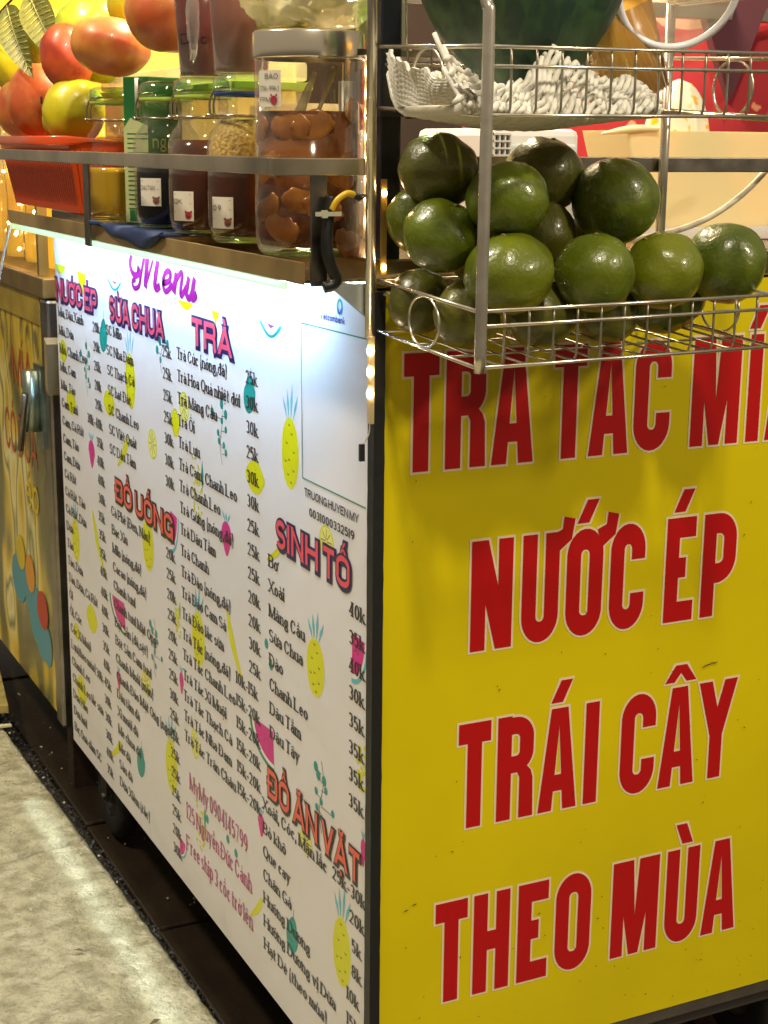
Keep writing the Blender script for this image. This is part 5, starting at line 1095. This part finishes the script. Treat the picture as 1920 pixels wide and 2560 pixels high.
# ------------------------------------------------------------ counter things seen behind the basket
WH = mat('white_plastic', (.70, .70, .70), .3, coat=.3); CRM = mat('cream_plastic', (.80, .68, .38), .38, sss=.25, coat=.2)
ap = thing('cup_sealer', 'white countertop appliance with a square vent grille', 'appliance', (.26, .25, 1.093))
bevel(MB().box((.215, .16, 1.093), (.330, .34, 1.2185)).build('body', WH, ap), .008); bevel(MB().box((.235, .152, 1.110), (.322, .160, 1.202)).build('front_cover', mat('appliance_cover', (.60, .64, .68), .3), ap), .003)
vg = MB(); vg.box((.2095, .1535, 1.170), (.2135, .1595, 1.217))
for i in range(6): vg.box((.213, .150, 1.1735+i*.0075), (.2345, .1565, 1.1755+i*.0075))
for i in range(4): vg.box((.213+i*.0068, .151, 1.1735), (.2150+i*.0068, .1568, 1.2130))
vg.build('vent_grille', WH, ap); MB().box((.2135, .1570, 1.1735), (.2345, .1590, 1.2130)).build('vent_back', mat('vent_dark', (.03, .03, .03), .7), ap)
tr = thing('juicer_tub', 'cream plastic tub with a raised edge holding the juicer cone', 'tub', (.52, .25, 1.092))
def ofrust(a, b, z0, z1, th=.004):
    m_ = MB(); (ax, ay, bx_, by_), (cx, cy, dx, dy) = a, b
    o_ = [(ax, ay, z0), (bx_, ay, z0), (bx_, by_, z0), (ax, by_, z0), (cx, cy, z1), (dx, cy, z1), (dx, dy, z1), (cx, dy, z1)]
    m_.add(o_, [(0, 1, 5, 4), (1, 2, 6, 5), (2, 3, 7, 6), (3, 0, 4, 7), (0, 3, 2, 1)]); i_ = [(ax+th, ay+th, z0+th), (bx_-th, ay+th, z0+th), (bx_-th, by_-th, z0+th), (ax+th, by_-th, z0+th), (cx+th, cy+th, z1), (dx-th, cy+th, z1), (dx-th, dy-th, z1), (cx+th, dy-th, z1)]
    m_.add(i_, [(4, 5, 1, 0), (5, 6, 2, 1), (6, 7, 3, 2), (7, 4, 0, 3), (0, 1, 2, 3)]); m_.add([o_[4], o_[5], o_[6], o_[7], i_[4], i_[5], i_[6], i_[7]], [(0, 1, 5, 4), (1, 2, 6, 5), (2, 3, 7, 6), (3, 0, 4, 7)])
    return m_
bevel(ofrust((.418, .160, .600, .235), (.386, .150, .640, .245), 1.093, 1.2180).build('tub_body', CRM, tr), .003)
MB().box((.400, .1495, 1.0935), (.600, .1535, 1.108)).build('base_band', WH, tr)
jc = thing('juicer_cone', 'white ribbed citrus juicer cone stained with orange juice', 'juicer', (.49, .20, 1.2)); JC = mat('juicer_white', (.80, .76, .58), .3, coat=.4, col2=(.82, .46, .02), vscale=70, lo=.36, hi=.44)
vs = []; fs = []; n = 48; m2 = 16
for j in range(m2+1):
    t = j/m2; r = .040*math.sqrt(max(0, 1-t**2.2))+.0005; z = 1.190+.088*t
    for i in range(n): a = 2*PI*i/n; q = r*(1-.12*(abs(math.sin(a*4))**.6)*(1-t)**.3); vs.append((.487+q*math.cos(a), .195+q*math.sin(a), z))
for j in range(m2):
    for i in range(n): fs.append((j*n+i, j*n+(i+1) % n, (j+1)*n+(i+1) % n, (j+1)*n+i))
MB().add(vs, fs, True).build('cone', JC, jc); MB().lathe([(0, 0), (.055, 0), (.055, .012), (.045, .016), (0, .016)], (.487, .215, 1.178), 36).build('collar', CRM, jc)
sp = MB(); vs = []; fs = []
for i in range(11):
    t = i/10; x = .352+.075*t; w = .0065*math.sin(PI*min(.98, .08+t*.75))+.001
    for (dy, dz) in ((0, -w*.6), (.004, 0), (0, w*.6), (-.004, 0)): vs.append((x, .148+dy, 1.2140+.006*math.sin(t*2)+dz))
for i in range(10):
    for j in range(4): k = i*4+j; fs.append((k, i*4+(j+1) % 4, (i+1)*4+(j+1) % 4, k+4))
fs += [(3, 2, 1, 0), (40, 41, 42, 43)]
tag(MB().add(vs, fs, True).build('plastic_spoon', CRM), 'cream plastic spoon handle sticking out beside the tub', 'spoon')
tag(MB().tube(smoothpath([(.560, .030, 1.215), (.500, .022, 1.190), (.452, .020, 1.152), (.401, .020, 1.124), (.339, .022, 1.108), (.27, .04, 1.101)], 8), .0034, 10).build('power_cable', mat('grubby_white_cable', (.55, .50, .38), .4, var=.3, vscale=80)), 'grubby white power cable sagging across behind the oranges', 'cable')
ab = thing('amber_tub', 'clear tub of orange syrup glowing behind the topmost orange', 'tub', (.14, .38, 1.093)); MB().box((.065, .33, 1.094), (.185, .50, 1.245)).build('tub_wall', MILKYP, ab); MB().box((.070, .335, 1.097), (.180, .495, 1.205)).build('syrup', mat('orange_syrup', (.75, .25, .02), .3, sss=.2), ab)
MB().tube([(.115, .32, 1.10), (.115, .32, 1.27)], .010, 12).build('dipper_handle', STEELD, ab)
sj = thing('glass_tumbler', 'upturned dark glass behind the rack beside the upright', 'glass', (.06, .12, 1.29)); MB().lathe([(.030, 0), (.026, .004), (.024, .09), (0, .092)], (.052, .10, 1.292), 28).build('tumbler_wall', GREENGLASS, sj); MB().box((-.00, .065, 1.284), (.12, .14, 1.290)).build('glass_shelf', STEELD, sj)
# back board dark
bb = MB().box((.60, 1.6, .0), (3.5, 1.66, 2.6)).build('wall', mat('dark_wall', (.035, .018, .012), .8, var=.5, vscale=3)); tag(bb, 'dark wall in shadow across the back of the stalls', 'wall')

# ------------------------------------------------------------ vendor in a red flowered top (only the chest shows)
pz = thing('person', 'person in a red top with small pale flowers standing behind the cart', 'person', (.86, .76, 0))
RCm = bpy.data.materials.new('red_floral_cloth'); RCm.use_nodes = True; nt = RCm.node_tree; b = nt.nodes['Principled BSDF']; b.inputs['Roughness'].default_value = .8
g = nt.nodes.new('ShaderNodeNewGeometry'); v = nt.nodes.new('ShaderNodeTexVoronoi'); v.inputs['Scale'].default_value = 17; n2 = nt.nodes.new('ShaderNodeTexNoise'); n2.inputs['Scale'].default_value = 110; ad = nt.nodes.new('ShaderNodeMath'); ad.operation = 'MULTIPLY_ADD'; ad.inputs[1].default_value = .16; r_ = nt.nodes.new('ShaderNodeValToRGB')
nt.links.new(g.outputs['Position'], v.inputs['Vector']); nt.links.new(g.outputs['Position'], n2.inputs['Vector']); nt.links.new(n2.outputs[0], ad.inputs[0]); nt.links.new(v.outputs['Distance'], ad.inputs[2]); nt.links.new(ad.outputs[0], r_.inputs[0])
r_.color_ramp.elements[0].position = .245; r_.color_ramp.elements[0].color = (.55, .22, .12, 1); r_.color_ramp.elements[1].position = .275; r_.color_ramp.elements[1].color = (.27, .004, .012, 1); nt.links.new(r_.outputs[0], b.inputs['Base Color'])
SK = mat('skin', (.48, .27, .17), .5, sss=.1); HR = mat('black_hair', (.01, .008, .008), .5)
def skinbody(name, V, E, Rd, m_, parent, root=0, lv=2):
    me = bpy.data.meshes.new(name); me.from_pydata(V, E, []); me.materials.append(m_); o = bpy.data.objects.new(name, me); C.objects.link(o)
    md = o.modifiers.new('skin', 'SKIN'); md.use_smooth_shade = True
    for i, r in enumerate(Rd): me.skin_vertices[0].data[i].radius = r if isinstance(r, tuple) else (r, r)
    me.skin_vertices[0].data[root].use_root = True
    s = o.modifiers.new('sub', 'SUBSURF'); s.levels = lv; s.render_levels = lv; o.parent = parent; return o
V = [(0, 0, .92), (0, 0, 1.06), (0, 0, 1.20), (0, 0, 1.33), (0, 0, 1.40), (0, -.01, 1.47), (0, -.02, 1.56), (0, -.02, 1.63),
     (-.17, 0, 1.36), (-.215, -.01, 1.22), (-.23, -.03, 1.08), (-.19, -.14, .98), (-.15, -.20, .95), (.17, 0, 1.36), (.215, -.01, 1.22), (.23, -.03, 1.08), (.19, -.14, .98), (.15, -.20, .95),
     (-.09, 0, .86), (-.10, 0, .48), (-.10, .02, .08), (-.10, -.08, .04), (.09, 0, .86), (.10, 0, .48), (.10, .02, .08), (.10, -.08, .04)]
E_ = [(0, 1), (1, 2), (2, 3), (3, 4), (4, 5), (5, 6), (6, 7), (3, 8), (8, 9), (9, 10), (10, 11), (11, 12), (3, 13), (13, 14), (14, 15), (15, 16), (16, 17), (0, 18), (18, 19), (19, 20), (20, 21), (0, 22), (22, 23), (23, 24), (24, 25)]
Rd = [(.15, .11), (.135, .10), (.15, .11), (.13, .09), .055, .05, (.075, .09), (.06, .07), .06, .05, .043, .035, .03, .06, .05, .043, .035, .03, .085, .058, .04, .035, .085, .058, .04, .035]
skinbody('body', V, E_, Rd, SK, pz)
Vt = [(0, 0, .90), (0, 0, 1.06), (0, 0, 1.20), (0, 0, 1.33), (-.17, 0, 1.36), (-.215, -.01, 1.22), (-.232, -.03, 1.08), (.17, 0, 1.36), (.215, -.01, 1.22), (.232, -.03, 1.08)]
skinbody('floral_top', Vt, [(0, 1), (1, 2), (2, 3), (3, 4), (4, 5), (5, 6), (3, 7), (7, 8), (8, 9)], [(.20, .14), (.185, .13), (.195, .138), (.17, .115), .080, .074, .066, .080, .074, .066], RCm, pz)
Vp = [(0, 0, .92), (-.095, 0, .80), (-.10, 0, .48), (-.10, .02, .12), (.095, 0, .80), (.10, 0, .48), (.10, .02, .12)]
skinbody('trousers', Vp, [(0, 1), (1, 2), (2, 3), (0, 4), (4, 5), (5, 6)], [(.165, .125), .10, .075, .06, .10, .075, .06], RCm, pz)
hr = blob('hair', (0, .012, 1.595), (.092, .108, .105), 3, HR, 28, .03); hr.parent = pz
for s_ in (-1, 1): e_ = blob('eye', (s_*.030, -.108, 1.555), (.011, .006, .007), 1, mat('eye_white', (.7, .7, .68), .3), 12, 0); e_.parent = pz
nz_ = blob('nose', (0, -.118, 1.525), (.013, .016, .019), 1, SK, 14, 0); nz_.parent = pz
MB().tube([(-.022, -.106, 1.490), (0, -.112, 1.488), (.022, -.106, 1.490)], .005, 8, rs=[.002, .006, .002]).build('mouth', mat('lip', (.42, .10, .08), .4)).parent = pz
for hs in (-1, 1):
    for f in range(5):
        a = (f-2)*.25; L = (.045, .062, .066, .062, .05)[f]; bx0 = hs*.15+(f-2)*.013
        MB().tube([(bx0, -.215, .955), (bx0+.01*a, -.215-L*.6, .945), (bx0+.012*a, -.215-L, .925)], .0085, 8, rs=[.009, .0085, .007]).build('finger', SK).parent = pz
# dark inner shirt in the open neck
nk = MB(); nk.add([(.0, -.130, 1.42), (.085, -.130, 1.42), (.040, -.150, 1.270), (.0, -.09, 1.42), (.085, -.09, 1.42), (.040, -.10, 1.270)], [(0, 2, 1), (3, 4, 5), (0, 3, 5, 2), (1, 2, 5, 4), (0, 1, 4, 3)]); nk.build('inner_shirt', mat('dark_maroon_shirt', (.05, .004, .015), .8)).parent = pz
pz.rotation_euler = (0, 0, -.45); pz.location.x = .90; pz.scale = (1.25, 1.15, 1.0)

# ------------------------------------------------------------ second cart, painted, at the left
c2 = thing('painted_cart', 'old sugarcane cart with marbled yellow paint standing beyond the menu banner', 'food cart', (.02, 1.4, 0))
PT = bpy.data.materials.new('marbled_paint'); PT.use_nodes = True; nt = PT.node_tree; b = nt.nodes['Principled BSDF']; b.inputs['Roughness'].default_value = .22
g = nt.nodes.new('ShaderNodeNewGeometry'); mp = nt.nodes.new('ShaderNodeMapping'); mp.inputs['Scale'].default_value = (1, 5.5, 2.6); n1 = nt.nodes.new('ShaderNodeTexNoise'); n1.inputs['Scale'].default_value = 1.7; n1.inputs['Distortion'].default_value = 2.4; n1.inputs['Detail'].default_value = 3
wv = nt.nodes.new('ShaderNodeTexWave'); wv.inputs['Scale'].default_value = .55; wv.inputs['Distortion'].default_value = 11; wv.inputs['Detail'].default_value = 3; wv.inputs['Detail Scale'].default_value = .8
r_ = nt.nodes.new('ShaderNodeValToRGB'); cr = r_.color_ramp; cr.elements[0].position = .0; cr.elements[0].color = (.10, .09, .03, 1); cr.elements[1].position = 1; cr.elements[1].color = (.30, .24, .06, 1)
for p_, c_ in ((.14, (.20, .19, .06)), (.30, (.66, .44, .02)), (.46, (.78, .66, .22)), (.55, (.16, .17, .05)), (.66, (.80, .72, .34)), (.82, (.62, .42, .02))): q = cr.elements.new(p_); q.color = (*c_, 1)
nt.links.new(g.outputs['Position'], mp.inputs[0]); nt.links.new(mp.outputs[0], wv.inputs['Vector']); nt.links.new(wv.outputs[0], r_.inputs[0])
sz = nt.nodes.new('ShaderNodeSeparateXYZ'); nt.links.new(g.outputs['Position'], sz.inputs[0]); mr = nt.nodes.new('ShaderNodeMapRange'); mr.inputs[1].default_value = .72; mr.inputs[2].default_value = .84; nt.links.new(sz.outputs[2], mr.inputs[0])
mx = nt.nodes.new('ShaderNodeMix'); mx.data_type = 'RGBA'; ml = nt.nodes.new('ShaderNodeMath'); ml.operation = 'MULTIPLY'; ml.inputs[1].default_value = .85; nt.links.new(mr.outputs[0], ml.inputs[0]); nt.links.new(ml.outputs[0], mx.inputs[0]); nt.links.new(r_.outputs[0], mx.inputs[6])
n3 = nt.nodes.new('ShaderNodeTexNoise'); n3.inputs['Scale'].default_value = 2.2; n3.inputs['Distortion'].default_value = 1.5; nt.links.new(mp.outputs[0], n3.inputs['Vector']); r3 = nt.nodes.new('ShaderNodeValToRGB'); r3.color_ramp.elements[0].position = .40; r3.color_ramp.elements[0].color = (.12, .10, .03, 1); r3.color_ramp.elements[1].position = .47; r3.color_ramp.elements[1].color = (.62, .43, .03, 1); nt.links.new(n3.outputs[0], r3.inputs[0]); nt.links.new(r3.outputs[0], mx.inputs[7])
nt.links.new(mx.outputs[2], b.inputs['Base Color'])
SX = .012
MB().box((SX, 1.392, .145), (.62, 2.45, .935)).build('body_panel', PT, c2)
bevel(MB().box((SX-.006, 1.342, .135), (.05, 1.390, .930)).build('corner_post', mat('dull_steel_post', (.40, .37, .33), .33, 1.0, var=.4, vscale=20), c2), .006)
bevel(MB().box((SX-.010, 1.342, .932), (.63, 2.46, .968)).build('edge_band', mat('brown_band', (.24, .16, .06), .35, .4, var=.3), c2), .003)
bevel(MB().box((SX-.004, 1.400, .880), (SX-.001, 2.45, .930)).build('top_strip', mat('yellow_strip', (.40, .28, .04), .35, var=.4), c2), .001)
MB().box((.03, 1.37, .0), (.07, 1.41, .135)).build('leg', mat('rusty_leg', (.06, .035, .018), .7, var=.5, vscale=60), c2)
MB().box((.52, 1.36, .0), (.57, 1.41, .135)).build('leg', mat('rusty_leg', (.22, .11, .04), .7, var=.5, vscale=60), c2)
MB().box((.02, 2.38, .0), (.07, 2.43, .135)).build('leg', mat('rusty_leg', (.22, .11, .04), .7, var=.5, vscale=60), c2)
P2 = lambda y, z, k: (SX-.0015-k*8e-6, y, z)
FN = lambda off: (lambda a, z, k: (SX-.0012-off-k*8e-6, 1.98-a, z))
RDP = mat('rusty_red_paint', (.42, .07, .02), .4); YP = mat('yellow_paint', (.58, .42, .01), .4); BLP = mat('blue_paint', (.05, .26, .34), .4); ORP = mat('orange_paint', (.62, .26, .02), .4)
body = [o for o in c2.children if o.name.startswith('body_panel')][0]
P = Print(FN(0)); text(P, 'MÍA', .33, .742, .075, SANS, .16); P.build('painted_word', RDP, body)
P = Print(FN(0)); text(P, 'CÓ DỪA', .24, .600, .085, SANS, .26); P.build('painted_word', RDP, body)
P = Print(FN(0)); text(P, 'ép', .40, .510, .080, SANS, .10); P.build('painted_word', YP, body)
P = Print(FN(.0)); 
for (a, z, w, h) in ((.44, .30, .12, .12), (.48, .27, .10, .10), (.52, .26, .07, .08), (.40, .33, .10, .08), (.34, .36, .10, .08), (.30, .34, .12, .10)): P.oval(a, z, w, h, 20)
P.build('painted_splash', BLP, body)
P = Print(FN(.0006)); P.oval(.495, .325, .085, .075, 24); P.build('painted_apple', mat('red_paint', (.44, .02, .008), .4), body)
P = Print(FN(.0008)); P.oval(.405, .375, .075, .075, 24); P.build('painted_orange', ORP, body)
P = Print(FN(.0008)); P.oval(.330, .400, .075, .07, 24); P.build('painted_lemon', YP, body)
# latch: sleeve, bolt and strut
lt = MB(); lt.tube([(SX-.022, 1.405, .690), (SX-.022, 1.405, .800)], .017, 18); lt.box((SX-.012, 1.375, .660), (SX-.006, 1.43, .81)); lt.build('hinge_sleeve', mat('greenish_steel', (.36, .42, .34), .3, .9, var=.5, vscale=40), c2)
MB().tube([(SX-.045, 1.360, .765), (SX-.045, 1.415, .655)], .006, 10).build('bolt_rod', STEELD, c2)
MB().hexa([(-.01, 1.285, .86), (-.01, 1.300, .87), (.0, 1.345, .775), (.0, 1.325, .765), (.02, 1.285, .86), (.02, 1.300, .87), (.03, 1.345, .775), (.03, 1.325, .765)]).build('strut', mat('strut_wood', (.28, .20, .10), .6), c2)
# glowing glass case on the second cart
gc = thing('juice_case', 'glass case of glowing amber cane juice on top of the painted cart', 'glass case', (.2, 1.7, .97))
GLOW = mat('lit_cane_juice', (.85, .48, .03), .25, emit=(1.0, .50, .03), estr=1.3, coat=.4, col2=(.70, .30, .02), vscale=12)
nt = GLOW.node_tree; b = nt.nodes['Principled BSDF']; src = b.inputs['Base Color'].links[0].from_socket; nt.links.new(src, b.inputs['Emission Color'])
for (x0, x1) in ((SX, SX+.004),): MB().box((x0, 1.40, .969), (x1, 2.44, 1.62)).build('glass_pane', GLASS, gc)
MB().box((SX+.004, 1.396, .969), (.60, 1.400, 1.62)).build('glass_pane', GLASS, gc)
for (y) in (1.388, 2.44): bevel(MB().box((SX-.004, y, .969), (SX+.014, y+.014, 1.64)).build('case_post', mat('brass_post', (.5, .36, .12), .3, .8), gc), .001)
rn = random.Random(11)
for i in range(4):
    y = 1.475+i*.17
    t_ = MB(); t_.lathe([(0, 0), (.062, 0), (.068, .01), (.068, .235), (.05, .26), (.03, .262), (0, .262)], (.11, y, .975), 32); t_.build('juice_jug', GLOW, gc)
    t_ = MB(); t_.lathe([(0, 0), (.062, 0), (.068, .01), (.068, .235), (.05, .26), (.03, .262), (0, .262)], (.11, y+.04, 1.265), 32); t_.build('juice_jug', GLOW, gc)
MB().box((.02, 1.41, 1.2410), (.55, 2.43, 1.2470)).build('case_shelf', GREENGLASS, gc)
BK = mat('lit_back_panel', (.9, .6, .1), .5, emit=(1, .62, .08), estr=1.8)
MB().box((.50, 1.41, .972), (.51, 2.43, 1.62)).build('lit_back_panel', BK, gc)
for k in range(60):
    x, y, z = rn.uniform(.02, .05), rn.uniform(1.42, 2.2), rn.uniform(.985, 1.55); s = .0035
    MB().lathe([(0, -s), (s*.8, -s*.6), (s, 0), (s*.8, s*.6), (0, s)], (x, y, z), 8).build('fairy_light', BEM, gc)
wr = MB()
for k in range(5):
    y = 1.43+.16*k; wr.tube([(.035, y+.02*math.sin(q*1.3+k), .98+.6*q/12) for q in range(13)], .0012, 5)
wr.build('light_cord', WIREJ, gc)
bn = thing('fruit_lamp', 'round yellow glowing fruit display lamp behind the leaves', 'lamp', (.0, 1.62, 1.45)); blob('lamp_globe', (-.02, 1.62, 1.46), (.10, .10, .10), 2, mat('globe_glow', (.9, .7, .05), .4, emit=(1, .72, .03), estr=.9), 30, .01, parent=bn)
tag(MB().tube(smoothpath([(-.072, 1.235, 1.066), (-.075, 1.28, 1.02), (-.08, 1.33, .95), (-.09, 1.42, .84)], 5), .0022, 8).build('white_cord', mat('white_cord', (.6, .6, .55), .4)), 'thin white cord hanging from the far end of the light strip', 'cord')
